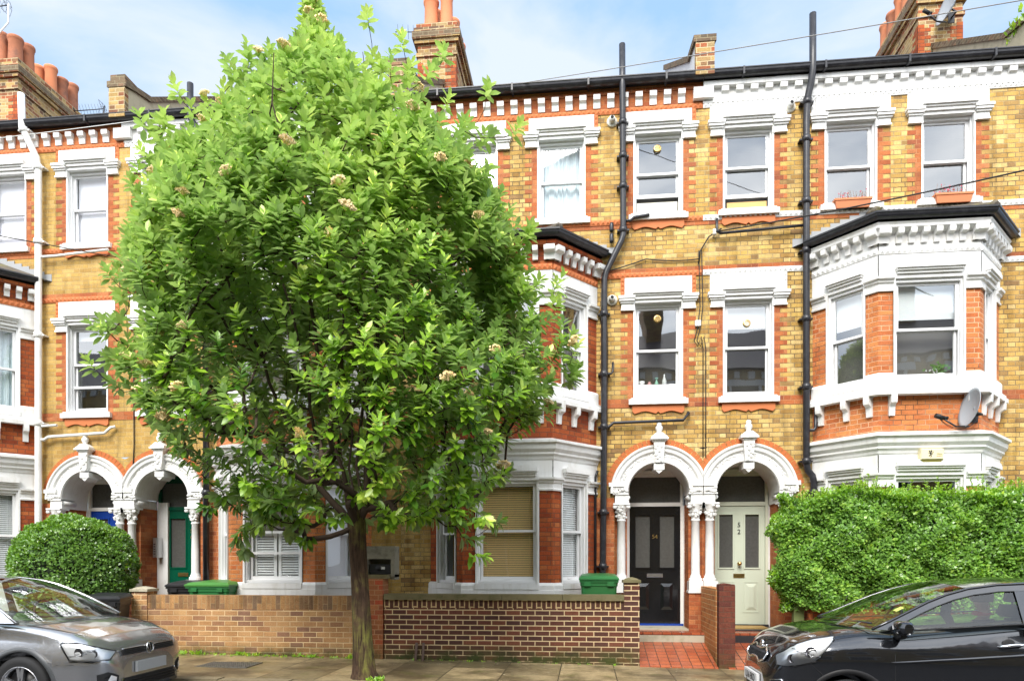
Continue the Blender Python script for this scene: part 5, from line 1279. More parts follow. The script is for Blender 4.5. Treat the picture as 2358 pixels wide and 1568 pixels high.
    # flower clusters
    fm = plain('faded_cream_blossom', (.95,.76,.42), .9, var=.2, scale=40)
    m = MB(); r2 = random.Random(3)
    for q in range(64):
        a = r2.uniform(0,6.28); r = .085*math.sqrt(r2.random()); blobp = (r*math.cos(a), r*math.sin(a), .035-r*r*5+r2.uniform(-.01,.01))
        blob(m, blobp, .017, r2, 1); m.tube([(0,0,-.06),(blobp[0]*.6,blobp[1]*.6,-.01),blobp], .002, 3, cap=False)
    fo = None; E_ = [k for k in ends if P[k][1] < -2.6 and np.linalg.norm((P[k]-cen)*[.37,.45,.27]) > .80 and P[k][2] > 2.4]; rnd.shuffle(E_)
    for k in E_[:74]:
        t = P[k]; fr_ = Vector(t)+Vector((0,-.08,.12))-Vector(e['_org'])
        if fo is None: o = m.build('flower_cluster', fm, e, org=(0,0,0)); o.parent = e; fo = o
        else: o = fo.copy(); COL.objects.link(o); o.parent = e
        o.location = fr_; o.rotation_euler = (rnd.uniform(-.2,.8), rnd.uniform(-.5,.5), rnd.uniform(0,6)); s_ = rnd.uniform(.7,1.1); o.scale = (s_,s_,s_)
    return e
tree()

# ------------------------------------------------------------ clipped bush and hedge
def shell_leaves(e, name, surf, n, L, mat, rng, tonef, depth=.10):
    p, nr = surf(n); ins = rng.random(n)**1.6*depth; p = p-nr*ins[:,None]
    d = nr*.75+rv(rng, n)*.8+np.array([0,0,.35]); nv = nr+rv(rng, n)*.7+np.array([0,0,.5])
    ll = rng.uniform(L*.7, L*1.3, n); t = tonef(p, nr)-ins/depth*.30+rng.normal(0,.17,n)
    leaves_mesh(name, p, d, nv, ll, ll*.32, t, mat, e, simple=True)
rng = np.random.default_rng(11)
def lump(p, f): return (np.sin(p[:,0]*f+1.3*np.sin(p[:,2]*f*.9))*np.cos(p[:,1]*f*1.1+p[:,2]*f*.7))
e = empty('round_bush', (-8.25,-1.30,.1), 'dense round clipped bush before the blue front door, left of the black bin', 'bush')
C0 = np.array([-8.24,-1.35,1.33]); R0 = np.array([.98,.66,.86])
def bsurf(n):
    v = rv(rng, n); v[:,2] = np.where(v[:,2] < -.75, -v[:,2], v[:,2]); sq = np.sign(v)*np.abs(v)**.86; sq /= np.linalg.norm(sq, axis=1, keepdims=True)**.55
    p = sq*R0; p = p*(1+.05*lump(p, 6)+.035*lump(p, 15))[:,None]; return p+C0, v/np.linalg.norm(v, axis=1, keepdims=True)
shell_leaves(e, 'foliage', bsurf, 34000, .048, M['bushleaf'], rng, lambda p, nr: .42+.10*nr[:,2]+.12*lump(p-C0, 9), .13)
m = MB(); rows = []
for i in range(11):
    ph = -math.pi/2+math.pi*i/10; rows.append([(C0[0]+.84*R0[0]*math.cos(ph)*math.cos(t*math.pi/10), C0[1]+.82*R0[1]*math.cos(ph)*math.sin(t*math.pi/10), C0[2]+.84*R0[2]*math.sin(ph)) for t in range(20)])
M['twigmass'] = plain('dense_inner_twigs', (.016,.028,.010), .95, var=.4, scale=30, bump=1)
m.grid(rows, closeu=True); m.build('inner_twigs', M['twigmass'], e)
m = MB()
for k in range(7): m.tube([(-8.25+.1*math.cos(k), -1.3+.1*math.sin(k*2), .05),(-8.25+.3*math.cos(k*1.7), -1.3+.2*math.sin(k*2), .7)], .02, 5)
m.build('stem', M['twig'], e)

e = empty('privet_hedge', (5.4,-1.3,.1), 'tall bright green hedge above the red garden wall, behind the black car', 'hedge')
TX = np.array([2.6,2.78,3.14,3.75,4.64,5.22,6.13,8.4]); TZ = np.array([1.85,2.10,2.33,2.46,2.41,2.37,2.44,2.46])
def hsurf(n):
    n1 = int(n*.62); n2 = int(n*.27); n3 = n-n1-n2; X = rng.uniform(2.74, 8.3, n)
    tz = np.interp(X, TX, TZ); bz = np.interp(X, [2.7,2.85,3.1,3.4,8.3], [1.15,.98,.82,.74,.80])
    p = np.zeros((n,3)); nr = np.zeros((n,3)); f = rng.random(n)
    zf = bz+(tz-bz)*f; bul = .10*np.sin(f*math.pi)+.02
    p[:,0] = X; p[:,1] = -1.58-bul; p[:,2] = zf; nr[:,1] = -1; nr[:,2] = .15
    t = slice(n1, n1+n2); p[t,1] = rng.uniform(-1.66,-.85,n2); p[t,2] = tz[t]; nr[t] = (0,-.25,1)
    s_ = slice(n1+n2, n); p[s_,0] = 2.74+.06*rng.random(n3); p[s_,1] = rng.uniform(-1.62,-.9,n3); nr[s_] = (-1,-.1,.1)
    # round the left end
    k = np.clip((3.05-p[:,0])/.32, 0, 1); p[:,1] = -1.3+(p[:,1]+1.3)*(1-.35*k*k)
    p[:,1] += .10*lump(p, 5.5)+.04*lump(p, 14); p[:,2] += (.075*lump(p+3, 4.3)+.03*lump(p, 11))*(nr[:,2] > .5)
    p[:,0] += (.09*np.sin(p[:,2]*9)+.05)*(nr[:,0] < -.5)
    return p, nr/np.linalg.norm(nr, axis=1, keepdims=True)
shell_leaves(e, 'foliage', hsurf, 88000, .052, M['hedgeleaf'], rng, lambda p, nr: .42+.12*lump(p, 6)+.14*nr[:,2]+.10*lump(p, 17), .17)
# upright shoots on top
n = 620; X = rng.uniform(2.85, 8.2, n); tz = np.interp(X, TX, TZ); Y = rng.uniform(-1.6,-.9,n); H = rng.uniform(.04,.17,n)*(1+.7*(rng.random(n) < .15)); pos = []; dr = []; tn = []; m = MB()
for i in range(n):
    ax = np.array([rng.normal(0,.16), rng.normal(0,.16), 1.0]); m.tube([(X[i],Y[i],tz[i]-.08), (X[i]+ax[0]*H[i],Y[i]+ax[1]*H[i],tz[i]+H[i])], .0025, 3, cap=False)
    for q in range(int(5+H[i]*60)):
        f = rng.random(); a = rng.uniform(0,6.28); pos.append(np.array([X[i],Y[i],tz[i]])+ax*(H[i]*f)); dr.append([math.cos(a)*.8, math.sin(a)*.8, .8]); tn.append(.55+.25*f+rng.normal(0,.1))
pos = np.array(pos); ll = rng.uniform(.03,.05,len(pos)); leaves_mesh('top_shoots', pos, np.array(dr), np.tile([0,0,1.0],(len(pos),1))+rv(rng,len(pos))*.4, ll, ll*.3, np.array(tn), M['hedgeleaf'], e, simple=True)
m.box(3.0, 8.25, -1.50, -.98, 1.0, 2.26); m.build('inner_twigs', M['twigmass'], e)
m = MB()
for k in range(12): x = 3.1+k*.42; m.tube([(x,-1.2,.05),(x+.1,-1.25,.6),(x+.15,-1.3,1.1)], .018, 5)
m.build('stem', M['twig'], e)
# weeds
def weeds(name, pts, label, hmin=.02, hmax=.08):
    m = MB(); r2 = random.Random(5); pos = []; dr = []; ln = []
    for (x, y, z, s_) in pts:
        for q in range(7):
            a = r2.uniform(0,6.28); pos.append((x+r2.gauss(0,.02*s_), y+r2.gauss(0,.015*s_), z)); dr.append((math.cos(a)*.6, math.sin(a)*.6, r2.uniform(.5,1.3))); ln.append(r2.uniform(hmin,hmax)*s_)
    ln = np.array(ln); o = leaves_mesh(name, np.array(pos), np.array(dr), rv(rng,len(pos))+np.array([0,0,.6]), ln, ln*.28, rng.uniform(.4,.9,len(ln)), M['hedgeleaf'], None, simple=True)
    tag(o, label, 'weeds', kind='stuff'); return o
r2 = random.Random(6); pts = []
for k in range(150):
    x = r2.uniform(-6.9,-3.5); pts.append((x, -1.53-abs(r2.gauss(0,.05)), g(x), r2.uniform(.3,1.1)*(1.3 if math.sin(x*7) > .3 else .6)))
for k in range(30): x = r2.uniform(-3.0,1.7); pts.append((x,-1.56,g(x),r2.uniform(.2,.6)))
weeds('weeds', pts, 'patchy green weeds along the foot of the buff brick garden wall')
pts = [(-2.55+r2.gauss(0,.05), -3.42+r2.gauss(0,.05), g(-2.6), 1.0) for k in range(12)]
weeds('weeds', pts, 'tuft of weeds at the right foot of the tree trunk')
pts = [(6.98+r2.gauss(0,.06), r2.uniform(-.15,.5), 10.02+r2.gauss(0,.05), 1.8) for k in range(40)]
weeds('weeds', pts, 'small green plant growing on the parapet coping at the upper right corner')
# fallen petals and bits of litter on the slabs
m = MB(); r2 = random.Random(8)
for k in range(130):
    x = r2.uniform(-4.5,1.6); y = -1.58-abs(r2.gauss(0,.35)); s_ = r2.uniform(.006,.016); a = r2.uniform(0,3); z = g(x)+.006
    m.poly([(x-s_*math.cos(a),y-s_*math.sin(a),z),(x+s_*math.sin(a),y-s_*math.cos(a),z+.003),(x+s_*math.cos(a),y+s_*math.sin(a),z),(x-s_*math.sin(a),y+s_*math.cos(a),z+.004)])
tag(m.build('litter', plain('fallen_petals', (.60,.52,.36), .8, var=.3)), 'scattered pale fallen petals on the slabs before the brown wall', 'petals', kind='stuff')
# ============================================================ PARKED CARS
def carpaint(name, col, metal, rough=.16):
    t = NT(name); P = t.pos(); v = t.n('ShaderNodeTexVoronoi'); v.inputs['Scale'].default_value = 75; t.l(P, v.inputs['Vector'])
    drop = t.math('MULTIPLY', t.ramp(v.outputs['Distance'], [(.10, 1.0), (.26, 0.0)]), t.step(t.noise(P, 40, 2), .50, .60))
    b = t.bsdf(col, rough, metal, bump=drop, bstr=.22, bdist=.003, spec=.6, coat=1.0); b.inputs['Coat Roughness'].default_value = .03
    return t.m
M['kblack'] = carpaint('black_metallic_paint', (.036,.038,.044), .75, .13)
M['pgrey'] = carpaint('grey_metallic_paint', (.42,.425,.44), .8, .2)
M['tyre'] = plain('tyre_rubber', (.022,.022,.023), .75, var=.2, scale=20, bump=.3)
M['alloy'] = plain('alloy_wheel', (.62,.62,.64), .25, .9, var=.03)
M['chrome'] = plain('chrome_trim', (.78,.78,.80), .08, 1, var=0)
M['plastic'] = plain('black_trim_plastic', (.014,.014,.015), .45, var=.1)
M['lampref'] = plain('lamp_reflector', (.80,.80,.82), .25, .35, var=.08, scale=30)
M['seat'] = plain('dark_seat_cloth', (.03,.03,.032), .9, var=.2)
def lensmat():
    t = NT('headlight_lens'); g_ = t.n('ShaderNodeBsdfGlossy'); g_.inputs['Roughness'].default_value = .02; tr = t.n('ShaderNodeBsdfTransparent'); tr.inputs[0].default_value = (.92,.94,.95,1)
    fr = t.n('ShaderNodeFresnel'); fr.inputs[0].default_value = 1.6; ms = t.n('ShaderNodeMixShader'); t.l(fr.outputs[0], ms.inputs[0]); t.l(tr.outputs[0], ms.inputs[1]); t.l(g_.outputs[0], ms.inputs[2]); t.l(ms.outputs[0], t.out.inputs[0]); return t.m
M['lens'] = lensmat()

class Car:
    def __init__(s, name, X0, Yc, z0, mir, L, paint, label, W, T, K, cowl, U, D, roof, wheels, wr):
        s.f = Fr(oy=Yc, oz=z0, mir=mir, X0=X0); s.W_, s.T_, s.K_ = W, T, K; s.L = L; s.paint = paint; s.mir = mir; s.Yc = Yc
        s.e = empty(name, (X0+mir*L/2, Yc, z0), label, 'car', 'cars parked along the kerb'); s.U, s.D = U, D; s.wheels = wheels; s.wr = wr; s.cowl = cowl; s.roofz = roof; s.bs = .0
    def W(s, x): return float(np.interp(x, *zip(*s.W_)))
    def T(s, x): return float(np.interp(x, *zip(*s.T_)))
    def K(s, z, x=1): return float(np.interp(z, *zip(*s.K_)))
    def hw(s, x, z):
        w_ = s.W(x)*s.K(z); tt = s.T(x)
        if z > tt-.12: w_ *= max(0.0, 1-.10*((z-(tt-.12))/.12)**2)
        return w_
    def yside(s, z):                       # greenhouse side
        zb, zr = s.belt(0), s.roofz; return float(np.interp(z, [zb-.05, zr], [s.W(1.6)*.955, s.W(1.6)*.70]))
    def belt(s, x): return s.T(s.cowl)
    def body(s):
        xs = sorted(set(list(np.linspace(0, .5, 16)**1.0*1.0) + list(np.linspace(.5, s.L-.4, 26)) + list(np.linspace(s.L-.4, s.L, 9)))); rows = []
        for x in xs:
            w_, t = s.W(x), s.T(x); bot = .20 if x > .03 else .30
            half = [(0, t), (.35*w_, t-.004), (.62*w_, t-.018), (.80*w_, t-.042), (.885*w_, t-.075)]
            zs = np.linspace(t-.12, bot, 9)
            half += [(s.hw(x, z), z) for z in zs] + [(.6*w_, bot-.02), (0, bot-.02)]
            rows.append([(x, -y, z) for y, z in half] + [(x, y, z) for y, z in half[-2:0:-1]])
        m = MB(s.f); m.grid(rows, closeu=True, flip=(False)); m.poly(rows[0][::-1]); m.poly(rows[-1])
        ob = m.build('body', s.paint, s.e)
        c = MB(s.f)
        for x in s.wheels:
            for sg in (-1, 1): c.lathe([(0,-.20),(s.wr+.055,-.20),(s.wr+.055,.30),(0,.30)] if sg > 0 else [(0,-.30),(s.wr+.055,-.30),(s.wr+.055,.20),(0,.20)], (x, sg*(s.W(1.6)-.02), s.wr), 40, 'y', smooth=False)
        cut = c.build('cut', s.paint, s.e)
        md = ob.modifiers.new('b', 'BOOLEAN'); md.operation = 'DIFFERENCE'; md.object = cut; md.solver = 'EXACT'
        bpy.context.view_layer.update(); dg = bpy.context.evaluated_depsgraph_get()
        me = bpy.data.meshes.new_from_object(ob.evaluated_get(dg)); ob.modifiers.clear(); ob.data = me; bpy.data.objects.remove(cut)
        # smooth shading only on the outer skin
        for p in me.polygons: p.use_smooth = len(p.vertices) == 4 and p.area < .06
        s.ob = ob
        for x in s.wheels:
            for sg in (-1, 1):
                m = MB(s.f); r = s.wr+.05; rows = []
                for q in range(25):
                    t = -.15+(math.pi+.3)*q/24; rows.append([(x+rr*math.cos(t), sg*(min(s.hw(x+rr*math.cos(t), max(.25, s.wr+rr*math.sin(t))), 9)+o), s.wr+rr*math.sin(t)) for rr, o in ((r-.01,-.05),(r,.006),(r+.03,.008),(r+.045,.0))])
                m.grid(rows); m.build('wheel_arch', s.arch, s.e)
    def side(s, x, z, o=.004): return (x, -(s.hw(x, z)+o), z)
    def patch(s, name, top, bot, mat, o=.006, n=14, parent=None, k=6):
        """panel lying on the near flank between two polylines of (x, z)"""
        m = MB(s.f); rows = []
        def samp(pl, t):
            d = [0]
            for a, b in zip(pl[:-1], pl[1:]): d.append(d[-1]+math.dist(a, b))
            t *= d[-1]; return (float(np.interp(t, d, [p[0] for p in pl])), float(np.interp(t, d, [p[1] for p in pl])))
        for j in range(k):
            v = j/(k-1); row = []
            for i in range(n):
                a, b = samp(top, i/(n-1)), samp(bot, i/(n-1)); x, z = b[0]+(a[0]-b[0])*v, b[1]+(a[1]-b[1])*v
                row.append(s.side(x, z, o*(1 if 0 < j < k-1 and 0 < i < n-1 else .2)))
            rows.append(row)
        m.grid(rows); return m.build(name, mat, parent or s.e)
    def outline(s, hl):
        m = MB(s.f); m.tube([s.side(x, z, .006) for x, z in s.hlo], .0075, 5, cap=False); m.build('lamp_seal', M['plastic'], hl)
        m = MB(s.f)                                   # chrome inner steps
        for k in range(4):
            x, z = s.hlo[2]; m.tube([s.side(x-.02+.03*k, z-.03-.018*k, .008), s.side(x+.05+.05*k, z-.035-.018*k, .008)], .005, 4)
        m.build('lamp_trim', M['chrome'], hl)
    def fx(s, y, z):
        for x in np.linspace(0, .8, 161):
            if s.hw(x, z) >= abs(y) and s.T(x) >= z: return x
        return .8
    def seam(s, m, pts, r=.0028): m.tube([s.side(x, z, .0005) for x, z in pts], r, 4, cap=False)
    def wheel(s, x, sg, spokes):
        y = sg*(s.W(1.6)-.115); z = s.wr; r = s.wr
        m = MB(s.f); o = sg
        pr = [(r*.66,-.09),(r*.80,-.10),(r*.95,-.095),(r,-.07),(r,.07),(r*.95,.095),(r*.80,.10),(r*.665,.09),(r*.64,.05)]
        m.lathe(pr, (x, y, z), 36, 'y'); wh = m.build('wheel', M['tyre'], s.e)
        m = MB(s.f); m.lathe([(r*.66,-.085),(r*.69,-.095),(r*.66,-.10),(r*.62,-.06),(r*.60,.06)] if sg < 0 else [(r*.66,.085),(r*.69,.095),(r*.66,.10),(r*.62,.06),(r*.60,-.06)], (x, y, z), 36, 'y')
        for k in range(spokes):
            for d in (-.13, .13):
                t = 2*math.pi*k/spokes+math.pi/2+d; c, s_ = math.cos(t), math.sin(t); yy = y+sg*.085
                a = [(x+r*.12*c-r*.05*s_, yy+sg*.0, z+r*.12*s_+r*.05*c), (x+r*.12*c+r*.05*s_, yy, z+r*.12*s_-r*.05*c), (x+r*.64*c+r*.055*s_, yy, z+r*.64*s_-r*.055*c), (x+r*.64*c-r*.055*s_, yy, z+r*.64*s_+r*.055*c)]
                b = [(p[0], p[1]-sg*.035, p[2]) for p in a]
                m.poly(a); m.poly(b[::-1])
                for q in range(4): m.poly([a[q], a[(q+1)%4], b[(q+1)%4], b[q]])
        m.lathe([(0,.0),(r*.16,.0),(r*.17,.03)] if sg > 0 else [(r*.17,-.03),(r*.16,0),(0,0)], (x, y+sg*.09, z), 16, 'y'); m.build('rim', M['alloy'], wh)
        m = MB(s.f); m.lathe([(0,-.02),(r*.55,-.02),(r*.55,.02),(0,.02)], (x, y+sg*.02, z), 20, 'y'); m.build('brake_disc', M['plastic'], wh)
    def cabin(s, bp, door_lines=True):
        U, D = s.U, s.D; zb = s.belt(0)
        for sg in (-1, 1):
            m = MB(s.f); rows = [[(x, sg*(s.yside(z)+.004), z) for x, z in U], [(x, sg*(s.yside(z)+.008), z) for x, z in D]]
            m.grid(rows, smooth=False)
            for b in bp: 
                zt = float(np.interp(b, [d[0] for d in D], [d[1] for d in D])); zl = zb-.03
                m.poly([(b+.01, sg*(s.yside(zl)+.010), zl), (b+.13, sg*(s.yside(zl)+.010), zl), (b+.085, sg*(s.yside(zt)+.010), zt+.01), (b+.0, sg*(s.yside(zt)+.010), zt+.01)])
            m.build('window_surround', s.paint, s.e)
            m = MB(s.f); lo = [(x, min(zb-.03+s.bs*(x-1.1), z)) for x, z in D]
            m.grid([[(x, sg*s.yside(z), z) for x, z in D], [(x, sg*s.yside(z), z) for x, z in lo]], smooth=False); m.build('side_window', M['cglass'], s.e)
            m = MB(s.f); m.tube([(x, sg*(s.yside(z)+.009), z) for x, z in D], .006, 4, cap=False); m.tube([(D[0][0], sg*(s.yside(zb-.02)+.012), zb-.022), (D[-1][0], sg*(s.yside(zb-.02+s.bs*2)+.012), zb-.022+s.bs*2)], .009, 5); m.build('window_seal', M['plastic'], s.e)
        fi = max(range(len(U)), key=lambda i: U[i][1]); i1 = s.ri[0]; i2 = s.ri[1]
        rows = []
        for i in range(i1, i2+1):
            x, z = U[i]; ys = s.yside(z)+.004; k = (i-i1)/(i2-i1); rows.append([(x-(.05*(1-q*q) if i == i1 else 0), ys*q, z+.045*(1-q*q)) for q in np.linspace(-1, 1, 13)])
        m = MB(s.f); m.grid(rows); m.build('roof', s.paint, s.e)
        rows = []
        for i in range(0, i1+1):
            x, z = U[i]; ys = s.yside(z)+.002; t = i/i1; rows.append([(x-(.20-.15*t)*(1-q*q), ys*q, z+(.01+.035*t)*(1-q*q)) for q in np.linspace(-1, 1, 13)])
        m = MB(s.f); m.grid(rows); m.build('windscreen', M['cglass'], s.e)
        rows = []
        for i in range(i2, len(U)):
            x, z = U[i]; ys = s.yside(z)+.002; rows.append([(x+.06*(1-q*q), ys*q, z+.03*(1-q*q)) for q in np.linspace(-1, 1, 9)])
        m = MB(s.f); m.grid(rows); m.build('rear_window', M['cglass'], s.e)
        for sg in (-1, 1):
            m = MB(s.f); m.tube([(U[i][0], sg*(s.yside(U[i][1])+.0), U[i][1]) for i in range(len(U))], .014, 6); m.build('roof_rail', s.paint, s.e)
        # inside
        m = MB(s.f); x0, z0 = s.U[0]
        m.prism([(x0-.0, zb-.20), (x0+.55, zb-.20), (x0+.48, zb-.04), (x0+.2, zb-.02), (x0-.0, zb-.06)], -s.W(1.6)*.80, s.W(1.6)*.80); m.build('dashboard', M['plastic'], s.e)
        for yy in (-.36, .36):
            for xx in (x0+1.52, x0+2.2):
                m = MB(s.f)
                for (c0, c1, w_) in (((xx+.12, .55), (xx+.30, zb+.16), .24), ((xx+.30, zb+.19), (xx+.33, zb+.33), .12)):
                    r = []
                    for q in range(7):
                        t = q/6; cx, cz = c0[0]+(c1[0]-c0[0])*t, c0[1]+(c1[1]-c0[1])*t; ww = w_*(1-.25*abs(2*t-1)**3); r.append([(cx-.06, yy-ww*.8, cz), (cx-.07, yy, cz), (cx-.06, yy+ww*.8, cz), (cx, yy+ww, cz), (cx+.05, yy+ww*.7, cz), (cx+.06, yy, cz), (cx+.05, yy-ww*.7, cz), (cx, yy-ww, cz)])
                    m.grid(r, closeu=True); m.poly(r[0]); m.poly(r[-1][::-1])
                m.tube([(xx+.31, yy-.05, zb+.1), (xx+.31, yy-.05, zb+.22)], .008, 5); m.tube([(xx+.31, yy+.05, zb+.1), (xx+.31, yy+.05, zb+.22)], .008, 5)
                m.build('seat', M['seat'], s.e)
        m = MB(s.f); c = (x0+.62, .36*s.mir*-1 if False else .36, zb-.02); th = []
        for q in range(25): t = 2*math.pi*q/24; th.append((c[0]+.07*math.sin(t), c[1]+.18*math.cos(t), c[2]+.17*math.sin(t)))
        m.tube(th, .014, 6, cap=False); m.tube([(c[0]-.25,c[1],c[2]-.10), c], .03, 6); m.tube([(c[0],c[1]-.17,c[2]),(c[0],c[1]+.17,c[2])], .012, 5); m.build('steering_wheel', M['plastic'], s.e)
        m = MB(s.f); m.lathe([(0,-.01),(.05,-.01),(.05,.01),(0,.01)], (x0+.62+.0, 0, s.roofz-.13), 8, 'x'); m.box(x0+.66, x0+.69, -.11, .11, s.roofz-.17, s.roofz-.10); m.build('inner_mirror', M['plastic'], s.e)

# ------------------------------------------------------------ black hatchback on the right
K1 = [(.15,.92),(.22,.95),(.35,.972),(.55,.985),(.70,.992),(.78,1.0),(.83,.985),(.92,.935),(1.0,.885),(1.1,.82),(1.2,.78)]
c = Car('parked_car', 1.70, -4.49, -.17, 1, 3.6, M['kblack'], 'black hatchback with rain drops on its paint, parked before the hedge, person inside',
    W=[(0,.40),(.025,.50),(.06,.58),(.12,.665),(.22,.735),(.35,.775),(.55,.795),(.9,.80),(2.6,.80),(3.2,.775),(3.5,.70),(3.6,.60)],
    T=[(0,.62),(.03,.70),(.07,.77),(.13,.85),(.22,.925),(.40,.985),(.60,1.02),(.80,1.045),(.95,1.035),(1.1,1.03),(2.1,1.10),(3.0,1.14),(3.5,1.05),(3.6,.9)], K=K1, cowl=.95,
    U=[(.86,1.03),(1.02,1.10),(1.20,1.185),(1.38,1.27),(1.55,1.335),(1.75,1.39),(2.0,1.425),(2.3,1.44),(2.6,1.435),(2.9,1.41),(3.15,1.37),(3.32,1.26),(3.48,1.06)],
    D=[(1.02,1.025),(1.16,1.10),(1.30,1.17),(1.45,1.235),(1.60,1.29),(1.78,1.335),(2.0,1.365),(2.3,1.375),(2.6,1.37),(2.85,1.345),(3.0,1.30),(3.1,1.2),(3.2,1.06)],
    roof=1.44, wheels=(.64, 3.05), wr=.29)
c.arch = M['plastic']; c.ri = (5, 10); c.bs = .07; c.body(); c.cabin((2.13,))
KC = c
c.hlo = [(.07,.675),(.07,.765),(.20,.87),(.36,.935),(.54,.965),(.545,.955),(.36,.735),(.20,.685),(.07,.675)]
hl = c.patch('headlight', [(.07,.765),(.20,.87),(.36,.935),(.54,.965)], [(.075,.675),(.20,.685),(.36,.735),(.545,.955)], M['lampref'], .004, 22, k=9)
c.outline(hl); c.patch('lens', [(.065,.771),(.20,.876),(.36,.941),(.548,.97)], [(.07,.669),(.20,.679),(.365,.729),(.552,.955)], M['lens'], .016, 22, hl, k=9)
m = MB(c.f)
for x, z, r in ((.17,.755,.040),(.32,.82,.050)):
    p = c.side(x, z, .0); m.lathe([(r,-.012),(r*.9,-.006),(r*.5,.0),(0,.004)], (p[0], p[1]-.006, p[2]), 16, 'y')
m.build('lamp_bowl', plain('grey_bowl', (.30,.29,.31), .2, .8, var=0), hl)
m = MB(c.f)
c.seam(m, [(1.04,1.0),(1.035,.8),(1.04,.5),(1.09,.3)]); c.seam(m, [(2.16,1.05),(2.24,.9),(2.25,.6),(2.20,.3)]); c.seam(m, [(.32,.72),(.40,.64),(.46,.58)]); c.seam(m, [(.56,.955),(.75,.975),(.95,.985)], .002)
c.seam(m, [(1.09,.30),(2.2,.30)]); m.build('door_gap', M['dark'], c.e)
c.patch('side_crease', [(1.0,.745),(1.6,.79),(2.3,.845),(3.2,.88)], [(1.0,.725),(1.6,.765),(2.3,.82),(3.2,.86)], c.paint, .010, 30, k=4)
m = MB(c.f)
for px in (2.02,):
    a = c.side(px-.10, .905, .0); m.tube([(px-.115,a[1]-.004,.885),(px-.09,a[1]-.030,.893),(px,a[1]-.038,.905),(px+.07,a[1]-.036,.91),(px+.10,a[1]-.006,.91)], [.008,.015,.016,.015,.010], 8)
hd = m.build('door_handle', M['chrome'], c.e)
m = MB(c.f); p = c.side(2.01, .905, .001); m.lathe([(0,-.004),(.05,-.003),(.058,.002)], (2.0, p[1], .90), 18, 'y'); m.build('handle_recess', M['dark'], hd)
def mirror(c, x, z, paint, chrome=True):
    f = c.f; y = -c.hw(x, z-.1); m = MB(f); rows = []
    for q in range(11):
        t = q/10; k = math.sin(math.pi*min(1, .12+.88*t)/1.0*.5)**.5 if t < .5 else 1; yy = y-.035-.20*t
        sx = .070*(1-.5*abs(2*t-1)**3); sz = .062*(1-.35*abs(2*t-1)**4)
        rows.append([(x+.01*t+sx*(abs(math.cos(a))**.7*(1 if math.cos(a) > 0 else -1)), yy, z+sz*(abs(math.sin(a))**.7*(1 if math.sin(a) > 0 else -1))) for a in np.linspace(0, 2*math.pi, 17)[:-1]])
    m.grid(rows, closeu=True); m.poly(rows[0]); m.poly(rows[-1][::-1]); mo = m.build('wing_mirror', paint, c.e)
    m = MB(f); m.tube([(x+.02, y+.02, z-.09),(x+.01, y-.05, z-.085),(x+.01, y-.14, z-.07)], [.035,.03,.03], 8); m.build('mirror_stalk', M['plastic'], mo)
    if chrome:
        m = MB(f); m.tube([(x-.02, y-.10, z-.055),(x-.015, y-.17, z-.05),(x+.02, y-.232, z-.045)], [.006,.012,.008], 6); m.build('repeater', M['lampref'], mo)
mirror(c, 1.07, 1.055, M['kblack'])
# nose: grille, badge, bumper lamp, plate
def facepatch(c, name, pts, mat, o=.008, parent=None, th=.0):
    """flat-ish polygon wrapped on the nose, pts (y, z)"""
    m = MB(c.f); cy = sum(p[0] for p in pts)/len(pts); cz = sum(p[1] for p in pts)/len(pts); n = len(pts); ring = []
    for k in (1.0, .5): ring.append([(c.fx(cy+(y-cy)*k, cz+(z-cz)*k)-o, cy+(y-cy)*k, cz+(z-cz)*k) for y, z in pts])
    m.grid(ring, closeu=True); m.poly(ring[1]); return m.build(name, mat, parent or c.e)
def facetube(c, name, pts, r, mat, o=.012, parent=None):
    m = MB(c.f); P_ = [(c.fx(y, z)-o, y, z) for y, z in pts]; m.tube(P_+[P_[0]], r, 6, cap=False); return m.build(name, mat, parent or c.e)
def dens(pts, n=5):
    o = []
    for a, b in zip(pts, pts[1:]+pts[:1]):
        for k in range(n): o.append((a[0]+(b[0]-a[0])*k/n, a[1]+(b[1]-a[1])*k/n))
    return o
gp = dens([(-.34,.695),(-.36,.75),(-.20,.80),(-.08,.775),(.08,.775),(.20,.80),(.36,.75),(.34,.695),(.20,.66),(.07,.69),(-.07,.69),(-.20,.66)], 3)
gr = facepatch(c, 'grille', gp, M['dark'], .010)
facetube(c, 'grille_surround', gp, .011, M['chrome'], .016, gr)
m = MB(c.f)
for k in range(-7, 8):
    y = k*.045; m.tube([(c.fx(y, .70)-.014, y, .685), (c.fx(y+.02, .76)-.014, y+.02, .765)], .003, 4); m.tube([(c.fx(y, .70)-.014, y+.02, .685), (c.fx(y, .76)-.014, y, .765)], .003, 4)
m.build('mesh', M['iron'], gr)
m = MB(c.f); m.lathe([(0,-.012),(.035,-.01),(.045,0),(.045,.01)], (c.fx(0,.80)-.014, 0, .81), 20, 'x'); m.build('badge', M['chrome'], c.e)
facepatch(c, 'lower_intake', dens([(-.42,.27),(-.46,.42),(.46,.42),(.42,.27)], 5), M['dark'], .008)
for sg in (-1, 1):
    fg = facepatch(c, 'fog_lamp_recess', dens([(sg*.50,.40),(sg*.52,.53),(sg*.64,.55),(sg*.66,.42)], 3), M['dark'], .006); facetube(c, 'trim', dens([(sg*.50,.40),(sg*.52,.53),(sg*.64,.55),(sg*.66,.42)], 3), .006, M['chrome'], .008, fg)
pl = MB(c.f); xx = c.fx(.26, .50)-.035; pl.box(xx, xx+.03, -.26, .26, .43, .54); pl = pl.build('number_plate', M['plw'], c.e)
Mx = Matrix.Translation((1.70+xx-.003, -4.49, -.17+.485)) @ Matrix.Rotation(R(-90), 4, 'Z') @ Matrix.Rotation(R(90), 4, 'X')
text_mesh('LJ16 EKD', .098, .001, 'plate_lettering', M['dark'], pl, Mx)
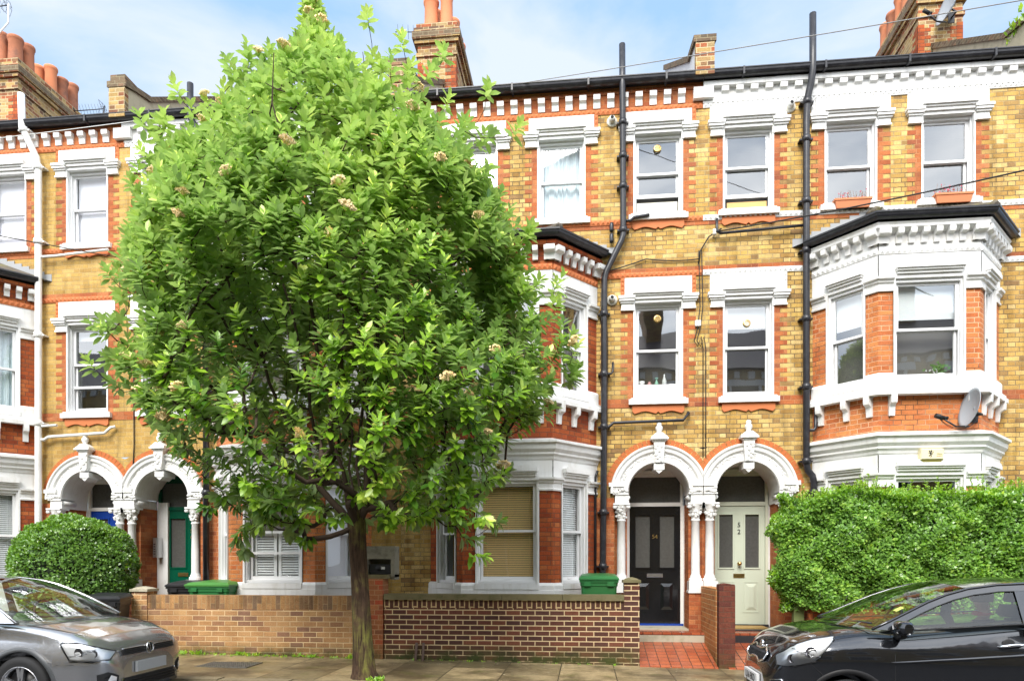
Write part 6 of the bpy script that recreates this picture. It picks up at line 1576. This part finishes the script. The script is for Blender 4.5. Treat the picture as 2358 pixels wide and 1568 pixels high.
for x in c.wheels:
    for sg in (-1, 1): c.wheel(x, sg, 5)
m = MB(c.f); ws = c.U
for k, (yy, l) in enumerate(((-.10,.58),(.30,.55))): m.tube([(.72, yy, 1.062),(.78+.06, yy-l*.55, 1.075),(.86, yy-l, 1.082) if yy-l > -.65 else (.9,-.62,1.075)], .010, 5)
m.build('wiper', M['plastic'], c.e)
m = MB(c.f); m.poly([(1.17,-.50,1.175),(1.24,-.50,1.21),(1.24,-.42,1.218),(1.17,-.42,1.183)]); m.build('permit_sticker', plain('yellow_paper', (.8,.75,.2), .8, var=0), c.e)

# ------------------------------------------------------------ grey hatchback on the left
p = Car('parked_car', -4.84, -4.49, -.115, -1, 3.97, M['pgrey'], 'grey hatchback with blank front plate and round chrome badge, at the left edge',
    W=[(0,.44),(.02,.56),(.05,.64),(.11,.72),(.22,.785),(.40,.82),(.65,.84),(1.0,.845),(3.0,.84),(3.6,.80),(3.9,.70),(3.97,.62)],
    T=[(0,.58),(.02,.64),(.05,.70),(.10,.75),(.20,.81),(.40,.885),(.65,.935),(.90,.965),(1.05,.975),(3.2,1.0),(3.9,.97),(3.97,.8)], K=[(.15,.93),(.22,.96),(.35,.985),(.50,1.0),(.58,1.0),(.64,.975),(.72,.940),(.85,.875),(1.0,.80),(1.2,.72)], cowl=1.05,
    U=[(.92,.955),(1.08,1.05),(1.26,1.15),(1.45,1.24),(1.62,1.31),(1.80,1.355),(2.1,1.39),(2.4,1.40),(2.7,1.395),(3.0,1.37),(3.3,1.33),(3.55,1.2),(3.75,1.0)],
    D=[(1.14,.955),(1.28,1.05),(1.42,1.13),(1.55,1.20),(1.68,1.25),(1.85,1.29),(2.1,1.325),(2.4,1.335),(2.7,1.33),(2.95,1.305),(3.1,1.26),(3.2,1.15),(3.3,.98)],
    roof=1.40, wheels=(.86, 3.33), wr=.31)
c = p; c.arch = M['archgrey'] = plain('grey_arch_plastic', (.085,.09,.095), .4, var=.15); c.ri = (5, 10); c.body(); c.cabin((2.3,))
c.hlo = [(.035,.575),(.03,.655),(.14,.715),(.30,.755),(.44,.76),(.455,.745),(.32,.58),(.14,.565),(.035,.575)]
hl = c.patch('headlight', [(.03,.655),(.14,.715),(.30,.755),(.44,.76)], [(.035,.575),(.14,.565),(.32,.58),(.455,.745)], M['lampref'], .004, 22, k=9)
c.outline(hl); c.patch('lens', [(.025,.661),(.14,.721),(.30,.761),(.45,.766)], [(.03,.569),(.14,.559),(.325,.574),(.467,.74)], M['lens'], .018, 22, hl, k=9)
m = MB(c.f)
for x, z, r in ((.12,.645,.038),(.25,.665,.046)): q = c.side(x, z, 0); m.lathe([(r,-.012),(r*.9,-.006),(r*.5,0),(0,.004)], (q[0], q[1]-.006, q[2]), 16, 'y')
m.build('lamp_bowl', plain('dark_bowl', (.16,.16,.17), .2, .8, var=0), hl)
m = MB(c.f); c.seam(m, [(.10,.55),(.30,.545),(.46,.54)]); c.seam(m, [(.47,.755),(.70,.85),(1.0,.92)], .002); c.seam(m, [(1.32,.96),(1.33,.7),(1.35,.4)]); c.seam(m, [(2.35,.98),(2.40,.7),(2.38,.3)]); m.build('door_gap', M['dark'], c.e)
m = MB(c.f)   # bonnet shut line and bonnet creases
for sg in (-1, 1): m.tube([(x, sg*.80*c.W(x)*k, c.T(x)-.040+.002) for x, k in ((.10,.85),(.2,.93),(.4,.98),(.65,1.0),(.9,1.0))], .003, 4, cap=False)
m.build('bonnet_gap', M['dark'], c.e)
gp = dens([(-.44,.60),(-.45,.66),(.45,.66),(.44,.60)], 6)
gr = facepatch(c, 'grille', gp, M['dark'], .012)
m = MB(c.f)
for z in (.610,.628,.646): m.tube([(c.fx(y, z)-.016, y, z) for y in np.linspace(-.44,.44,17)], .004, 4)
m.build('grille_bar', M['plastic'], gr)
m = MB(c.f); m.tube([(c.fx(y, .66)-.016, y, .665) for y in np.linspace(-.45,.45,17)], .004, 4); m.build('grille_trim', M['chrome'], gr)
bx = c.fx(0, .63)-.022
b = MB(c.f); ring = [(bx, .062*math.cos(t), .635+.062*math.sin(t)) for t in np.linspace(0, 2*math.pi, 29)]; b.tube(ring, .008, 6, cap=False)
b.tube([(bx, -.026, .688), (bx, 0, .640), (bx, .026, .688)][::1], .0065, 5) ; b.tube([(bx,-.052,.660),(bx,-.022,.585),(bx,0,.632),(bx,.022,.585),(bx,.052,.660)], .0065, 5)
b = b.build('round_badge', M['chrome'], c.e)
m = MB(c.f); m.lathe([(0,-.004),(.058,-.003)], (bx+.01, 0, .635), 24, 'x'); m.build('badge_disc', M['dark'], b)
facepatch(c, 'lower_intake', dens([(-.50,.24),(-.44,.36),(.44,.36),(.50,.24)], 6), M['dark'], .008)
m = MB(c.f)
for z in (.27,.30,.33): m.tube([(c.fx(y, z)-.014, y, z) for y in np.linspace(-.44,.44,17)], .006, 4)
m.build('intake_bar', M['plastic'], c.e)
for sg in (-1, 1):
    fg = facepatch(c, 'fog_lamp_recess', dens([(sg*.52,.29),(sg*.50,.40),(sg*.62,.45),(sg*.71,.43),(sg*.70,.31)], 3), M['dark'], .006)
    facepatch(c, 'fog_lamp', dens([(sg*.55,.33),(sg*.54,.39),(sg*.60,.415),(sg*.64,.34)], 2), M['lampref'], .016, fg)
    m = MB(c.f); m.tube([(c.fx(sg*y, z)-.014, sg*y, z) for y, z in ((.44,.37),(.50,.30),(.60,.27),(.68,.27))], .006, 5); m.build('chrome_strip', M['chrome'], fg)
pl = MB(c.f); xx = c.fx(.26, .46)-.03; pl.box(xx, xx+.025, -.26, .26, .40, .51); pl.build('number_plate', plain('blank_grey_plate', (.36,.37,.38), .45, var=.08), c.e)
for x in c.wheels:
    for sg in (-1, 1): c.wheel(x, sg, 5)
mirror(c, 1.38, 1.0, M['pgrey'], False)
m = MB(c.f)
for yy, l in ((-.05,.55),(.40,.55)): m.tube([(.78, yy, .985),(.86, yy-l*.6, 1.0),(.95, yy-l, 1.0)], .010, 5)
m.build('wiper', M['plastic'], c.e)

# ------------------------------------------------------------ person in the black car
def skin_obj(name, verts, edges, radii, mat, parent, sub=1, root=0):
    me = bpy.data.meshes.new(name); me.from_pydata([Vector(v)-Vector(parent['_org'] if parent else (0,0,0)) for v in verts], edges, []); ob = bpy.data.objects.new(name, me); COL.objects.link(ob)
    sm = ob.modifiers.new('s', 'SKIN'); sm.use_smooth_shade = True
    for i, r in enumerate(radii): me.skin_vertices[0].data[i].radius = (r, r) if not isinstance(r, tuple) else r
    me.skin_vertices[0].data[root].use_root = True
    if sub: ss = ob.modifiers.new('u', 'SUBSURF'); ss.levels = sub; ss.render_levels = sub
    bpy.context.view_layer.update(); me2 = bpy.data.meshes.new_from_object(ob.evaluated_get(bpy.context.evaluated_depsgraph_get())); ob.modifiers.clear(); ob.data = me2; me2.materials.clear(); me2.materials.append(mat)
    for q in me2.polygons: q.use_smooth = True
    if parent: ob.parent = parent
    return ob
def person():
    X, Y, Z = 4.06, -4.13, 0.0; e = empty('person', (X, Y, .35), 'person in a red top sitting in the driver seat of the black car, facing left', 'person')
    sk = plain('skin', (.58,.30,.20), .5, var=.05); rd = plain('red_jersey', (.50,.045,.035), .8, var=.1); hr = plain('brown_hair', (.07,.04,.025), .7, var=.2)
    V = [(X,Y,.42),(X+.0,Y,.56),(X+.03,Y,.72),(X+.05,Y,.86),(X+.04,Y,.945),(X+.02,Y,1.0),(X+.0,Y,1.06),(X-.01,Y,1.12),(X-.01,Y,1.175),
         (X-.40,Y-.10,.46),(X-.78,Y-.10,.36),(X-.95,Y-.10,.05),(X-.40,Y+.10,.46),(X-.78,Y+.10,.36),(X-.95,Y+.10,.05),
         (X+.03,Y-.18,.89),(X-.10,Y-.24,.68),(X-.40,Y-.17,.82),(X-.47,Y-.15,.86),(X+.03,Y+.18,.89),(X-.10,Y+.24,.68),(X-.40,Y+.17,.82),(X-.47,Y+.15,.86)]
    E_ = [(0,1),(1,2),(2,3),(3,4),(4,5),(5,6),(6,7),(7,8),(0,9),(9,10),(10,11),(0,12),(12,13),(13,14),(3,15),(15,16),(16,17),(17,18),(3,19),(19,20),(20,21),(21,22)]
    Rr = [(.15,.12),(.14,.11),(.15,.115),(.14,.105),(.06,.06),(.055,.055),(.085,.07),(.095,.078),(.07,.06),.085,.06,.045,.085,.06,.045,.062,.045,.034,.026,.062,.045,.034,.026]
    skin_obj('body', V, E_, Rr, sk, e, 2)
    T_ = [V[i] for i in (0,1,2,3,15,16,19,20,4)]; skin_obj('red_top', T_, [(0,1),(1,2),(2,3),(3,4),(4,5),(3,6),(6,7),(3,8)], [(.165,.135),(.155,.125),(.165,.13),(.152,.118),.072,.058,.072,.058,.066], rd, e, 2)
    m = MB(); m.lathe([(.0,.125),(.06,.115),(.095,.07),(.105,.0),(.095,-.06)], (X+.012,Y,1.115), 16); m.build('hair', hr, e)
    m = MB(); m.lathe([(0,.03),(.012,.02),(.015,0),(0,-.01)], (X-.095,Y,1.09), 8); 
    for sy in (-1, 1): m.lathe([(0,.02),(.012,.01),(.012,-.015),(0,-.025)], (X+.01,Y+sy*.085,1.09), 8)
    m.build('nose_and_ears', sk, e)
    m = MB()
    for sy in (-1, 1): m.lathe([(0,.008),(.009,0),(0,-.008)], (X-.078,Y+sy*.032,1.115), 8)
    m.build('eye', M['dark'], e)
    for sy in (-1, 1):
        w0 = Vector((X-.47,Y+sy*.15,.86)); vs = [w0, w0+Vector((-.045,0,.012)), ]; es = [(0,1)]; rr = [.026,.030]
        for k in range(4):
            o = Vector((-.075, (k-1.5)*.018, .015)); b0 = len(vs); vs += [w0+o, w0+o+Vector((-.028,0,-.006-.002*k)), w0+o+Vector((-.036,0,-.032))]; es += [(1,b0),(b0,b0+1),(b0+1,b0+2)]; rr += [.010,.009,.008]
        b0 = len(vs); vs += [w0+Vector((-.03,-sy*.034,.010)), w0+Vector((-.055,-sy*.048,-.002)), w0+Vector((-.072,-sy*.046,-.014))]; es += [(0,b0),(b0,b0+1),(b0+1,b0+2)]; rr += [.011,.010,.008]
        skin_obj('hand', vs, es, rr, sk, e, 1)
person()
